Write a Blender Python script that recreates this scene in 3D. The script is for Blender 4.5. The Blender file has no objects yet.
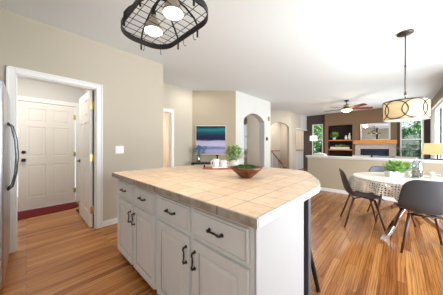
import bpy, bmesh, math, random
from mathutils import Vector, Matrix
random.seed(7)
PI = math.pi
SC = bpy.context.scene
COL = SC.collection
def R(d): return math.radians(d)

# ------------------------------------------------------------ camera, world, lights, exposure
cam = bpy.data.cameras.new('camera'); camo = bpy.data.objects.new('camera', cam); COL.objects.link(camo)
camo.location = (0, 0, 1.22); camo.rotation_euler = (R(90), 0, R(-46.5))
cam.sensor_width = 36; cam.lens = 185 / 443 * 36; cam.shift_y = -0.005; cam.clip_start = 0.02; cam.clip_end = 200
SC.camera = camo
SC.view_settings.view_transform = 'Standard'; SC.view_settings.look = 'None'
SC.view_settings.exposure = 0.35; SC.view_settings.gamma = 1; SC.view_settings.use_curve_mapping = False
W = bpy.data.worlds.new('sky'); SC.world = W; W.use_nodes = True
bg = W.node_tree.nodes['Background']; bg.inputs[0].default_value = (0.88, 0.94, 1.0, 1); bg.inputs[1].default_value = 1.0

def area(name, loc, rot, sx, sy, power, color=(1, 1, 1), spread=180):
    l = bpy.data.lights.new(name, 'AREA'); l.shape = 'RECTANGLE'; l.size = sx; l.size_y = sy
    l.energy = power; l.color = color; l.spread = R(spread)
    o = bpy.data.objects.new(name, l); COL.objects.link(o); o.location = loc; o.rotation_euler = rot
    return o
def point(name, loc, power, color=(1, 1, 1), r=0.05):
    l = bpy.data.lights.new(name, 'POINT'); l.energy = power; l.color = color; l.shadow_soft_size = r
    o = bpy.data.objects.new(name, l); COL.objects.link(o); o.location = loc
    return o
# daylight through the patio door and living room windows; added fill behind the camera
DAY = (0.95, 0.975, 1.0)
area('daylight_patio', (3.2, -1.95, 1.25), (R(108), 0, 0), 3.2, 2.2, 235, DAY)
area('kitchen_fill', (-1.9, -1.2, 1.5), (R(118), 0, R(-60)), 2.6, 1.4, 42, DAY)
area('daylight_living', (8.0, -1.15, 1.4), (R(104), 0, 0), 2.4, 2.0, 95, DAY)
area('daylight_living_far', (10.35, -0.4, 1.4), (R(90), 0, R(90)), 0.6, 1.8, 25, DAY)
sun = bpy.data.lights.new('sun', 'SUN'); sun.energy = 8; sun.angle = R(1); sun.color = (1, 0.96, 0.88)
suno = bpy.data.objects.new('sun', sun); COL.objects.link(suno)
suno.rotation_euler = Vector((-0.5, -0.05, 0.87)).to_track_quat('Z', 'Y').to_euler()
# unseen fills added in the rooms behind the openings, plus warm bedroom lamp
area('mudroom_fill', (0.1, 3.9, 2.70), (0, 0, 0), 0.9, 0.7, 24, (1.0, 0.97, 0.94))
area('hall_fill', (2.9, 3.6, 2.70), (0, 0, 0), 0.3, 0.3, 5, (1.0, 0.97, 0.92))
area('bedroom_lamp', (2.6, 5.2, 2.70), (0, 0, 0), 0.4, 0.4, 60, (1.0, 0.88, 0.76))
area('arch_hall_fill', (6.9, 5.8, 2.70), (0, 0, 0), 0.4, 0.4, 12, (1.0, 0.95, 0.88))
area('stair_fill', (9.2, 4.25, 2.70), (0, 0, 0), 1.2, 0.5, 15, (1.0, 0.98, 0.96))
area('foyer_fill', (7.4, 2.6, 2.70), (0, 0, 0), 0.8, 0.8, 16, (1.0, 0.98, 0.96))

# ------------------------------------------------------------ materials
def new_mat(name):
    m = bpy.data.materials.new(name); m.use_nodes = True
    return m, m.node_tree.nodes, m.node_tree.links, m.node_tree.nodes['Principled BSDF']
def srgb(r, g, b):
    f = lambda c: (c / 255) / 12.92 if c / 255 <= 0.04045 else ((c / 255 + 0.055) / 1.055) ** 2.4
    return (f(r), f(g), f(b), 1)
def mat(name, c, rough=0.5, metal=0.0, var=0.06, scale=8.0, bump=0.0, bscale=60.0, emit=None, es=0.0, trans=0.0, ior=1.45, spec=None):
    m, N, L, P = new_mat(name)
    P.inputs['Roughness'].default_value = rough; P.inputs['Metallic'].default_value = metal
    P.inputs['Transmission Weight'].default_value = trans; P.inputs['IOR'].default_value = ior
    if spec is not None: P.inputs['Specular IOR Level'].default_value = spec
    tc = N.new('ShaderNodeTexCoord'); no = N.new('ShaderNodeTexNoise'); no.inputs['Scale'].default_value = scale
    no.inputs['Detail'].default_value = 4
    L.new(tc.outputs['Object'], no.inputs['Vector'])
    mx = N.new('ShaderNodeMix'); mx.data_type = 'RGBA'
    mx.inputs[6].default_value = (c[0] * (1 - var), c[1] * (1 - var), c[2] * (1 - var), 1)
    mx.inputs[7].default_value = (min(1, c[0] * (1 + var)), min(1, c[1] * (1 + var)), min(1, c[2] * (1 + var)), 1)
    L.new(no.outputs['Fac'], mx.inputs[0]); L.new(mx.outputs[2], P.inputs['Base Color'])
    if bump:
        n2 = N.new('ShaderNodeTexNoise'); n2.inputs['Scale'].default_value = bscale; L.new(tc.outputs['Object'], n2.inputs['Vector'])
        b = N.new('ShaderNodeBump'); b.inputs['Strength'].default_value = bump; b.inputs['Distance'].default_value = 0.01
        L.new(n2.outputs['Fac'], b.inputs['Height']); L.new(b.outputs['Normal'], P.inputs['Normal'])
    if emit:
        P.inputs['Emission Color'].default_value = emit; P.inputs['Emission Strength'].default_value = es
    return m
def ramp(N, L, fac, stops):
    r = N.new('ShaderNodeValToRGB'); e = r.color_ramp.elements
    while len(e) < len(stops): e.new(0.5)
    for el, (p, c) in zip(e, stops): el.position = p; el.color = c
    L.new(fac, r.inputs[0]); return r
def mixc(N, L, a, b, fac, mode='MIX'):
    m = N.new('ShaderNodeMix'); m.data_type = 'RGBA'; m.blend_type = mode
    for v, i in ((a, 6), (b, 7)):
        if hasattr(v, 'links'): L.new(v, m.inputs[i])
        else: m.inputs[i].default_value = v
    if hasattr(fac, 'links'): L.new(fac, m.inputs[0])
    else: m.inputs[0].default_value = fac
    return m.outputs[2]
def mapping(N, L, src, scale=(1, 1, 1), rot=(0, 0, 0), loc=(0, 0, 0)):
    mp = N.new('ShaderNodeMapping'); mp.inputs['Scale'].default_value = scale
    mp.inputs['Rotation'].default_value = rot; mp.inputs['Location'].default_value = loc
    L.new(src, mp.inputs['Vector']); return mp.outputs[0]

def floor_material():
    m, N, L, P = new_mat('oak_floor')
    tc = N.new('ShaderNodeTexCoord'); o = tc.outputs['Object']
    br = N.new('ShaderNodeTexBrick'); br.offset = 0.37; br.offset_frequency = 2; br.squash = 1
    L.new(o, br.inputs['Vector'])
    br.inputs['Scale'].default_value = 1; br.inputs['Brick Width'].default_value = 1.15; br.inputs['Row Height'].default_value = 0.062
    br.inputs['Mortar Size'].default_value = 0.0012; br.inputs['Mortar Smooth'].default_value = 0.1; br.inputs['Bias'].default_value = 0.0
    br.inputs['Color1'].default_value = (0, 0, 0, 1); br.inputs['Color2'].default_value = (1, 1, 1, 1); br.inputs['Mortar'].default_value = (0.5, 0.5, 0.5, 1)
    tone = ramp(N, L, br.outputs['Color'], [(0.0, srgb(146, 88, 42)), (0.35, srgb(166, 108, 54)), (0.7, srgb(180, 122, 66)), (1.0, srgb(196, 140, 82))])
    # grain: noise stretched along the boards, shifted per board
    addv = N.new('ShaderNodeVectorMath'); addv.operation = 'MULTIPLY_ADD'
    L.new(br.outputs['Color'], addv.inputs[0]); addv.inputs[1].default_value = (7, 13, 5); L.new(o, addv.inputs[2])
    g1 = N.new('ShaderNodeTexNoise'); g1.inputs['Scale'].default_value = 1; g1.inputs['Detail'].default_value = 5; g1.inputs['Distortion'].default_value = 0.6
    L.new(mapping(N, L, addv.outputs[0], (1.6, 22, 1)), g1.inputs['Vector'])
    gr = ramp(N, L, g1.outputs['Fac'], [(0.34, (0.50, 0.37, 0.25, 1)), (0.50, (1, 1, 1, 1)), (0.8, (1.0, 0.98, 0.92, 1))])
    wv = N.new('ShaderNodeTexWave'); wv.wave_type = 'RINGS'; wv.inputs['Scale'].default_value = 3.2; wv.inputs['Distortion'].default_value = 7
    wv.inputs['Detail'].default_value = 2.5; wv.inputs['Detail Scale'].default_value = 1.2
    L.new(mapping(N, L, addv.outputs[0], (0.4, 4.5, 1)), wv.inputs['Vector'])
    wr = ramp(N, L, wv.outputs['Fac'], [(0.0, (0.50, 0.36, 0.24, 1)), (0.35, (1, 1, 1, 1)), (1, (1, 1, 1, 1))])
    c = mixc(N, L, tone.outputs[0], gr.outputs[0], 0.75, 'MULTIPLY')
    c = mixc(N, L, c, wr.outputs[0], 0.75, 'MULTIPLY')
    c = mixc(N, L, c, srgb(80, 45, 22), br.outputs['Fac'])
    L.new(c, P.inputs['Base Color'])
    P.inputs['Roughness'].default_value = 0.25; P.inputs['Specular IOR Level'].default_value = 0.4
    b = N.new('ShaderNodeBump'); b.inputs['Strength'].default_value = 0.15; b.inputs['Distance'].default_value = 0.002
    L.new(g1.outputs['Fac'], b.inputs['Height']); L.new(b.outputs['Normal'], P.inputs['Normal'])
    return m
def tile_material(name, w, h, c1, c2, grout, loc=(0, 0, 0), msize=0.003, rough=0.35, vert=None, mott=0.35):
    m, N, L, P = new_mat(name)
    tc = N.new('ShaderNodeTexCoord'); v = mapping(N, L, tc.outputs['Object'], loc=loc)
    if vert == 'x':   # use (y, z)
        s = N.new('ShaderNodeSeparateXYZ'); cb = N.new('ShaderNodeCombineXYZ'); L.new(v, s.inputs[0])
        L.new(s.outputs[1], cb.inputs[0]); L.new(s.outputs[2], cb.inputs[1]); v = cb.outputs[0]
    br = N.new('ShaderNodeTexBrick'); br.offset = 0; L.new(v, br.inputs['Vector'])
    br.inputs['Scale'].default_value = 1; br.inputs['Brick Width'].default_value = w; br.inputs['Row Height'].default_value = h
    br.inputs['Mortar Size'].default_value = msize; br.inputs['Mortar Smooth'].default_value = 0.3
    br.inputs['Color1'].default_value = c1; br.inputs['Color2'].default_value = c2; br.inputs['Mortar'].default_value = grout
    n = N.new('ShaderNodeTexNoise'); n.inputs['Scale'].default_value = 20; n.inputs['Detail'].default_value = 7
    L.new(tc.outputs['Object'], n.inputs['Vector'])
    r = ramp(N, L, n.outputs['Fac'], [(0.38, (0.74, 0.64, 0.54, 1)), (0.56, (1, 1, 1, 1))])
    c = mixc(N, L, br.outputs['Color'], r.outputs[0], mott, 'MULTIPLY')
    L.new(c, P.inputs['Base Color']); P.inputs['Roughness'].default_value = rough
    b = N.new('ShaderNodeBump'); b.inputs['Strength'].default_value = 0.3; b.inputs['Distance'].default_value = 0.003; b.invert = True
    L.new(br.outputs['Fac'], b.inputs['Height']); L.new(b.outputs['Normal'], P.inputs['Normal'])
    return m
def wood_material(name, c1, c2, axis='X', rough=0.45, scale=1.0):
    m, N, L, P = new_mat(name); tc = N.new('ShaderNodeTexCoord')
    sc = {'X': (3, 40, 40), 'Y': (40, 3, 40), 'Z': (40, 40, 3)}[axis]
    n = N.new('ShaderNodeTexNoise'); n.inputs['Scale'].default_value = scale; n.inputs['Detail'].default_value = 5; n.inputs['Distortion'].default_value = 0.4
    L.new(mapping(N, L, tc.outputs['Object'], sc), n.inputs['Vector'])
    r = ramp(N, L, n.outputs['Fac'], [(0.3, c1), (0.7, c2)]); L.new(r.outputs[0], P.inputs['Base Color'])
    P.inputs['Roughness'].default_value = rough
    return m
def painted_cabinet():
    m, N, L, P = new_mat('distressed_cabinet_paint'); tc = N.new('ShaderNodeTexCoord')
    n = N.new('ShaderNodeTexNoise'); n.inputs['Scale'].default_value = 1.5; n.inputs['Detail'].default_value = 8; n.inputs['Roughness'].default_value = 0.7
    L.new(mapping(N, L, tc.outputs['Object'], (6, 6, 2)), n.inputs['Vector'])
    r = ramp(N, L, n.outputs['Fac'], [(0.22, srgb(190, 189, 184)), (0.36, srgb(218, 219, 217)), (0.7, srgb(225, 226, 224))])
    L.new(r.outputs[0], P.inputs['Base Color']); P.inputs['Roughness'].default_value = 0.45
    return m
def leaf_material(name, c1, c2, rough=0.5, trans=0.15):
    m, N, L, P = new_mat(name); tc = N.new('ShaderNodeTexCoord'); n = N.new('ShaderNodeTexNoise'); n.inputs['Scale'].default_value = 25
    L.new(tc.outputs['Object'], n.inputs['Vector'])
    r = ramp(N, L, n.outputs['Fac'], [(0.35, c1), (0.65, c2)]); L.new(r.outputs[0], P.inputs['Base Color'])
    P.inputs['Roughness'].default_value = rough
    return m
def lace_material():
    m, N, L, P = new_mat('crochet_lace'); tc = N.new('ShaderNodeTexCoord')
    P.inputs['Base Color'].default_value = srgb(226, 218, 205); P.inputs['Roughness'].default_value = 0.9
    at = N.new('ShaderNodeAttribute'); at.attribute_name = 'lace_uv'
    v = N.new('ShaderNodeTexVoronoi'); v.feature = 'F1'; v.inputs['Scale'].default_value = 1; v.inputs['Randomness'].default_value = 0.25
    L.new(mapping(N, L, at.outputs['Vector'], (34, 34, 1)), v.inputs['Vector'])
    gt = N.new('ShaderNodeMath'); gt.operation = 'LESS_THAN'; L.new(v.outputs['Distance'], gt.inputs[0]); gt.inputs[1].default_value = 0.30
    s = N.new('ShaderNodeSeparateXYZ'); L.new(at.outputs['Vector'], s.inputs[0])
    g2 = N.new('ShaderNodeMath'); g2.operation = 'GREATER_THAN'; L.new(s.outputs[1], g2.inputs[0]); g2.inputs[1].default_value = 0.615
    mu = N.new('ShaderNodeMath'); mu.operation = 'MULTIPLY'; L.new(gt.outputs[0], mu.inputs[0]); L.new(g2.outputs[0], mu.inputs[1])
    sb = N.new('ShaderNodeMath'); sb.operation = 'SUBTRACT'; sb.inputs[0].default_value = 1; L.new(mu.outputs[0], sb.inputs[1])
    L.new(sb.outputs[0], P.inputs['Alpha'])
    return m
def painting_material():
    m, N, L, P = new_mat('abstract_canvas'); tc = N.new('ShaderNodeTexCoord')
    n = N.new('ShaderNodeTexNoise'); n.inputs['Scale'].default_value = 2.0; n.inputs['Detail'].default_value = 6
    L.new(mapping(N, L, tc.outputs['Object'], (1.2, 1, 7)), n.inputs['Vector'])
    s = N.new('ShaderNodeSeparateXYZ'); L.new(tc.outputs['Object'], s.inputs[0])
    a = N.new('ShaderNodeMath'); a.operation = 'MULTIPLY_ADD'; L.new(n.outputs['Fac'], a.inputs[0]); a.inputs[1].default_value = 0.10; L.new(s.outputs[2], a.inputs[2])
    mr = N.new('ShaderNodeMapRange'); L.new(a.outputs[0], mr.inputs[0]); mr.inputs[1].default_value = -0.35; mr.inputs[2].default_value = 0.46
    r = ramp(N, L, mr.outputs[0], [(0.0, srgb(150, 160, 190)), (0.15, srgb(172, 170, 208)), (0.22, srgb(112, 112, 165)), (0.30, srgb(196, 192, 222)),
        (0.46, srgb(180, 176, 212)), (0.50, srgb(30, 32, 58)), (0.66, srgb(36, 46, 82)), (0.76, srgb(22, 84, 100)), (0.84, srgb(36, 124, 132)), (0.92, srgb(24, 58, 84)), (1.0, srgb(18, 36, 60))])
    L.new(r.outputs[0], P.inputs['Base Color']); P.inputs['Roughness'].default_value = 0.7; P.inputs['Specular IOR Level'].default_value = 0.2
    return m

M = dict(
    wall=mat('greige_wall_paint', srgb(190, 182, 166), 0.85, var=0.015, bump=0.05, bscale=180),
    wall_dark=mat('tan_accent_paint', srgb(176, 164, 142), 0.85, var=0.015),
    wall_white=mat('white_wall_paint', srgb(207, 206, 202), 0.85, var=0.01),
    wall_peach=mat('warm_beige_paint', srgb(216, 204, 188), 0.85, var=0.01),
    ceil=mat('ceiling_paint', srgb(226, 231, 233), 0.9, var=0.01, bump=0.08, bscale=120),
    trim=mat('white_trim_paint', srgb(236, 236, 234), 0.4, var=0.01),
    door=mat('white_door_paint', srgb(232, 229, 222), 0.4, var=0.01),
    brownwall=mat('brown_breast_paint', srgb(130, 104, 80), 0.8, var=0.03),
    darkwall=mat('dark_taupe_paint', srgb(78, 68, 64), 0.8, var=0.03),
    niche=mat('niche_espresso_paint', srgb(40, 30, 27), 0.8, var=0.05),
    floor=floor_material(),
    counter=tile_material('beige_counter_tile', 0.1655, 0.1655, srgb(236, 209, 178), srgb(220, 190, 160), srgb(158, 138, 116), loc=(-0.675, -0.435, 0)),
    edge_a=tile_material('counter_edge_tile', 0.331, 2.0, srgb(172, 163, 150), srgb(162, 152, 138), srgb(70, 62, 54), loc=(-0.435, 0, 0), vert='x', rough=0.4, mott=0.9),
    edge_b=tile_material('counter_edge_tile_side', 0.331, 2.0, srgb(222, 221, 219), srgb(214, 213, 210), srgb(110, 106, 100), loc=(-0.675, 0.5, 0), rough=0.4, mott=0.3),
    cab=painted_cabinet(),
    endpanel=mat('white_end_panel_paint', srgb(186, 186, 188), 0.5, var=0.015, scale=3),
    groove=mat('cabinet_glaze', srgb(146, 141, 132), 0.6, var=0.2),
    toe=mat('toe_kick', srgb(60, 50, 44), 0.7),
    bronze=mat('dark_bronze', srgb(78, 72, 68), 0.35, 0.8, var=0.2),
    post=mat('slate_post_paint', srgb(86, 87, 94), 0.5),
    blackgap=mat('recess_shade_panel', srgb(38, 34, 32), 0.6),  # near-black colour stands for the shaded recess beside the post
    steel=mat('brushed_steel', (0.50, 0.52, 0.55, 1), 0.28, 1.0, var=0.05, scale=3),
    steel_dark=mat('fridge_side', srgb(160, 164, 168), 0.4, 0.0),
    handle=mat('polished_handle', (0.16, 0.165, 0.17, 1), 0.18, 1.0),
    gasket=mat('rubber_gasket', srgb(60, 62, 66), 0.7),
    iron=mat('wrought_iron', srgb(56, 52, 52), 0.5, 0.6),
    chrome=mat('chrome', (0.8, 0.8, 0.82, 1), 0.08, 1.0, var=0.02),
    mirror=mat('mirror_glass', (0.92, 0.93, 0.94, 1), 0.02, 1.0, var=0.0),
    silver=mat('silver_frame', srgb(200, 200, 205), 0.35, 0.5),
    brass=mat('brass', (0.75, 0.53, 0.22, 1), 0.3, 1.0),
    black=mat('black_satin', srgb(22, 22, 24), 0.4),
    red=mat('red_carpet', srgb(108, 16, 22), 0.95, var=0.2, scale=60, bump=0.5, bscale=300),
    plate=mat('switch_plastic', srgb(240, 240, 240), 0.3, var=0.0),
    bowl=wood_material('bowl_wood', srgb(80, 40, 20), srgb(132, 74, 42), 'X', 0.35),
    tray=wood_material('tray_wood', srgb(140, 72, 36), srgb(178, 104, 60), 'Y', 0.4),
    mantel=wood_material('mantel_wood', srgb(196, 122, 48), srgb(224, 156, 76), 'Y', 0.5),
    shelfw=wood_material('shelf_wood', srgb(190, 116, 50), srgb(220, 150, 78), 'Y', 0.5),
    walnut=wood_material('walnut', srgb(62, 30, 22), srgb(92, 48, 34), 'Z', 0.4),
    rail=wood_material('handrail_oak', srgb(136, 88, 44), srgb(176, 122, 66), 'X', 0.4),
    lightwood=wood_material('pale_frame_wood', srgb(200, 184, 158), srgb(220, 206, 184), 'Z', 0.5),
    tabletop=wood_material('tabletop_wood', srgb(196, 170, 140), srgb(216, 192, 164), 'X', 0.4),
    blade=wood_material('fan_blade_wood', srgb(84, 32, 28), srgb(118, 54, 46), 'X', 0.6),
    seat=mat('charcoal_shell', srgb(73, 75, 81), 0.42, var=0.12, scale=120, bump=0.15, bscale=300),
    moss=leaf_material('moss', srgb(28, 66, 20), srgb(74, 122, 40)),
    leaf=leaf_material('plant_leaf', srgb(60, 116, 66), srgb(130, 176, 112)),
    leaf_olive=leaf_material('olive_leaf', srgb(196, 190, 110), srgb(222, 214, 150)),
    leaf_bright=leaf_material('bright_leaf', srgb(100, 158, 62), srgb(172, 208, 112)),
    leaf_blue=leaf_material('blue_petal', srgb(58, 112, 138), srgb(96, 152, 176)),
    leaf_dry=leaf_material('dry_stem', srgb(150, 120, 86), srgb(184, 156, 120)),
    tree=leaf_material('tree_leaf', srgb(52, 116, 40), srgb(120, 178, 76)),
    tree_dark=leaf_material('shrub_leaf', srgb(34, 82, 44), srgb(84, 138, 84)),
    bark=mat('bark', srgb(92, 74, 58), 0.9, var=0.3),
    lawn=mat('lawn_grass', srgb(92, 140, 60), 0.95, var=0.3, scale=3),
    ceramic=mat('white_ceramic', srgb(236, 234, 230), 0.25, var=0.01),
    linen=mat('white_linen', srgb(236, 234, 230), 0.9, var=0.02),
    sofa=mat('cream_upholstery', srgb(214, 208, 198), 0.9, var=0.04, bump=0.2, bscale=200),
    cushion=mat('blue_grey_cushion', srgb(168, 174, 184), 0.9, var=0.05),
    stone=tile_material('fireplace_stone', 0.45, 0.2, srgb(186, 178, 172), srgb(196, 190, 186), srgb(172, 166, 160), vert='x', rough=0.6),
    insert=mat('firebox_black', srgb(24, 26, 30), 0.3),
    fireglass=mat('firebox_glass', srgb(40, 52, 76), 0.05, 0.2),
    shade=mat('roman_shade_linen', srgb(150, 138, 122), 0.9, var=0.06, bump=0.3, bscale=150),
    lace=lace_material(),
    art=painting_material(),
    pinecone=mat('pinecone', srgb(150, 112, 98), 0.8, var=0.3, scale=60),
    bulb=mat('lit_bulb', (1, 0.9, 0.75, 1), 0.5, emit=(1.0, 0.86, 0.66, 1), es=9.0),
    bulbbody=mat('bulb_reflector', srgb(150, 138, 128), 0.3, 0.6, emit=(1.0, 0.70, 0.48, 1), es=0.08),
    fanbowl=mat('frosted_bowl', (1, 0.9, 0.72, 1), 0.5, emit=(1.0, 0.80, 0.52, 1), es=1.8),
    drum=mat('pendant_fabric', srgb(214, 198, 164), 0.9, var=0.03, emit=(1.0, 0.72, 0.34, 1), es=0.36),
    drumliner=mat('pendant_diffuser', srgb(244, 240, 232), 0.8, emit=(1.0, 0.88, 0.68, 1), es=0.3),
    lampshade=mat('amber_shade', srgb(206, 164, 114), 0.9, var=0.08, emit=(1.0, 0.56, 0.24, 1), es=0.10),
    whiteshade=mat('white_shade', srgb(240, 236, 228), 0.9, emit=(1.0, 0.9, 0.75, 1), es=0.6),
)
def glass_mat(name, tint=(1, 1, 1, 1), gloss=0.08):
    m = bpy.data.materials.new(name); m.use_nodes = True; N = m.node_tree.nodes; L = m.node_tree.links
    N.remove(N['Principled BSDF']); t = N.new('ShaderNodeBsdfTransparent'); t.inputs[0].default_value = tint
    g = N.new('ShaderNodeBsdfGlossy'); g.inputs['Roughness'].default_value = 0.03
    mx = N.new('ShaderNodeMixShader'); fr = N.new('ShaderNodeFresnel'); fr.inputs[0].default_value = 1.45
    ad = N.new('ShaderNodeMath'); ad.operation = 'MULTIPLY_ADD'; L.new(fr.outputs[0], ad.inputs[0]); ad.inputs[1].default_value = 0.6; ad.inputs[2].default_value = gloss * 0.2
    L.new(ad.outputs[0], mx.inputs[0]); L.new(t.outputs[0], mx.inputs[1]); L.new(g.outputs[0], mx.inputs[2])
    L.new(mx.outputs[0], N['Material Output'].inputs['Surface'])
    return m
M['pane'] = glass_mat('window_glass', (0.97, 0.99, 1, 1))
M['glass'] = glass_mat('clear_glass', (0.86, 0.92, 0.94, 1), 0.5)

# ------------------------------------------------------------ mesh helpers
class MB:
    def __init__(s): s.v = []; s.f = []; s.sm = []
    def add(s, vs, fs, smooth=False):
        b = len(s.v); s.v += [tuple(v) for v in vs]
        for f in fs: s.f.append(tuple(b + i for i in f)); s.sm.append(smooth)
        return s
    def box(s, x0, x1, y0, y1, z0, z1):
        if x0 > x1: x0, x1 = x1, x0
        if y0 > y1: y0, y1 = y1, y0
        if z0 > z1: z0, z1 = z1, z0
        v = [(x0, y0, z0), (x1, y0, z0), (x1, y1, z0), (x0, y1, z0), (x0, y0, z1), (x1, y0, z1), (x1, y1, z1), (x0, y1, z1)]
        return s.add(v, [(3, 2, 1, 0), (4, 5, 6, 7), (0, 1, 5, 4), (1, 2, 6, 5), (2, 3, 7, 6), (3, 0, 4, 7)])
    def prism(s, pts, fn, d):
        """pts 2-D outline, fn(u, w) -> 3-D point, d = extrusion vector"""
        a = [Vector(fn(u, w)) for u, w in pts]; d = Vector(d); b = [p + d for p in a]; n = len(a)
        fs = [tuple(range(n)), tuple(range(2 * n - 1, n - 1, -1))]
        fs += [(i, i + n, (i + 1) % n + n, (i + 1) % n) for i in range(n)]
        return s.add(a + b, fs)
    def bar(s, p, q, r0, r1=None, n=10):
        r1 = r0 if r1 is None else r1
        return s.tube([p, q], [r0, r1], n)
    def tube(s, path, r, n=8, closed=False):
        P = [Vector(p) for p in path]; m = len(P)
        rr = r if isinstance(r, (list, tuple)) else [r] * m
        vs = []; up = None
        for i, p in enumerate(P):
            if closed: t = P[(i + 1) % m] - P[i - 1]
            else: t = P[min(i + 1, m - 1)] - P[max(i - 1, 0)]
            t.normalize()
            if up is None: up = Vector((0, 0, 1)) if abs(t.z) < 0.9 else Vector((1, 0, 0))
            a = t.cross(up)
            if a.length < 1e-5: a = t.cross(Vector((0.3, 1, 0.2)))
            a.normalize(); b = a.cross(t).normalized(); up = b
            for k in range(n):
                w = 2 * PI * k / n; vs.append(p + a * math.cos(w) * rr[i] + b * math.sin(w) * rr[i])
        fs = []
        for i in range(m if closed else m - 1):
            j = (i + 1) % m
            for k in range(n): fs.append((i * n + k, i * n + (k + 1) % n, j * n + (k + 1) % n, j * n + k))
        if not closed: fs += [tuple(range(n - 1, -1, -1)), tuple((m - 1) * n + k for k in range(n))]
        return s.add(vs, fs, True)
    def lathe(s, prof, n=28, c=(0, 0, 0), capped=False):
        vs = []; m = len(prof)
        for r, z in prof:
            for k in range(n):
                a = 2 * PI * k / n; vs.append((c[0] + r * math.cos(a), c[1] + r * math.sin(a), c[2] + z))
        fs = [(i * n + k, i * n + (k + 1) % n, (i + 1) * n + (k + 1) % n, (i + 1) * n + k) for i in range(m - 1) for k in range(n)]
        if capped: fs += [tuple(range(n - 1, -1, -1)), tuple((m - 1) * n + k for k in range(n))]
        return s.add(vs, fs, True)
    def leaf(s, p, d, ln, w, up=Vector((0, 0, 1)), bend=0.2):
        p = Vector(p); d = Vector(d).normalized(); a = d.cross(up)
        if a.length < 1e-3: a = Vector((1, 0, 0))
        a.normalize(); nn = a.cross(d)
        m = p + d * ln * 0.5 + nn * bend * ln * 0.3
        return s.add([p, m - a * w / 2, p + d * ln, m + a * w / 2], [(0, 1, 2, 3)], True)
    def build(s, name, m, parent=None, bevel=0.0, loc=None, solid=0.0, subsurf=0, segs=2):
        me = bpy.data.meshes.new(name); me.from_pydata(s.v, [], s.f)
        for p, q in zip(me.polygons, s.sm): p.use_smooth = q
        me.materials.append(m); me.update()
        bm = bmesh.new(); bm.from_mesh(me); bmesh.ops.recalc_face_normals(bm, faces=bm.faces[:]); bm.to_mesh(me); bm.free()
        o = bpy.data.objects.new(name, me); COL.objects.link(o)
        if loc is not None: o.location = loc
        if parent is not None: o.parent = parent
        if solid:
            md = o.modifiers.new('thick', 'SOLIDIFY'); md.thickness = solid; md.offset = 0
        if bevel:
            md = o.modifiers.new('soft', 'BEVEL'); md.width = bevel; md.segments = segs; md.limit_method = 'ANGLE'; md.angle_limit = R(40)
        if subsurf:
            md = o.modifiers.new('sub', 'SUBSURF'); md.levels = subsurf; md.render_levels = subsurf
        return o
def tag(o, label=None, cat=None, group=None, kind=None):
    if label: o['label'] = label
    if cat: o['category'] = cat
    if group: o['group'] = group
    if kind: o['kind'] = kind
    return o
def thing(name, label, cat, loc=(0, 0, 0), rz=0, group=None, kind=None):
    o = bpy.data.objects.new(name, None); COL.objects.link(o); o.empty_display_size = 0.1
    o.location = loc; o.rotation_euler = (0, 0, rz)
    return tag(o, label, cat, group, kind)
def struct(name, mb, m, label=None, bevel=0.0, parent=None):
    o = mb.build(name, m, parent, bevel)
    if parent is None: tag(o, label, None, None, 'structure')
    return o
def copy_tree(o, parent=None):
    c = o.copy(); COL.objects.link(c)
    if parent is not None: c.parent = parent
    for ch in [x for x in bpy.data.objects if x.parent == o]: copy_tree(ch, c)
    return c

H = 2.74
XZ = lambda y: (lambda u, w: (u, y, w))
# ------------------------------------------------------------ the setting
struct('floor', MB().box(-2.6, 10.25, -1.85, 6.5, -0.1, 0), M['floor'], 'honey oak strip flooring of the kitchen and dining area')
struct('ceiling', MB().box(-4.2, 10.25, -1.85, 6.5, H, H + 0.1), M['ceil'], 'flat white ceiling')

struct('wall_kitchen_rear', MB().box(-2.72, -2.6, -1.85, 1.32, 0, H).box(-2.6, -1.03, 1.2, 1.32, 0, H).box(-2.6, -0.6, -1.85, -1.73, 0, H), M['wall'], 'greige kitchen walls behind the camera')
# left kitchen wall with the cased mudroom opening  (inner opening x -0.088 .. 0.70)
OX0, OX1, OH = -0.088, 0.70, 2.045
pts = [(-1.15, 0), (OX0, 0), (OX0, OH), (OX1, OH), (OX1, 0), (1.77, 0), (1.77, H), (-1.15, H)]
struct('wall_left', MB().prism(pts, XZ(3.19), (0, 0.12, 0)), M['wall'], 'greige kitchen wall with the mudroom opening')
struct('wall_fridge', MB().box(-1.15, -1.03, 1.2, 5.2, 0, H), M['wall'], 'greige wall behind the refrigerator')
tr = MB()
tr.box(OX0 - 0.07, OX0, 3.168, 3.19, 0, OH + 0.07).box(OX1, OX1 + 0.078, 3.168, 3.19, 0, OH + 0.07).box(OX0, OX1, 3.168, 3.19, OH, OH + 0.07)
tr.box(OX0 - 0.07, OX0 - 0.05, 3.160, 3.17, 0, OH + 0.07).box(OX1 + 0.058, OX1 + 0.078, 3.160, 3.17, 0, OH + 0.07).box(OX0 - 0.07, OX1 + 0.078, 3.160, 3.17, OH + 0.05, OH + 0.07)
tr.box(OX0, OX0 + 0.012, 3.19, 3.31, 0, OH).box(OX1 - 0.012, OX1, 3.19, 3.31, 0, OH).box(OX0, OX1, 3.19, 3.31, OH - 0.012, OH)
struct('trim_mudroom', tr, M['trim'], 'white casing around the mudroom opening', 0.003)
struct('baseboard_left', MB().box(OX1 + 0.078, 1.77, 3.176, 3.19, 0, 0.085).box(1.77, 1.784, 3.176, 3.31, 0, 0.085), M['trim'], 'white baseboard on the kitchen wall', 0.003)

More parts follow.
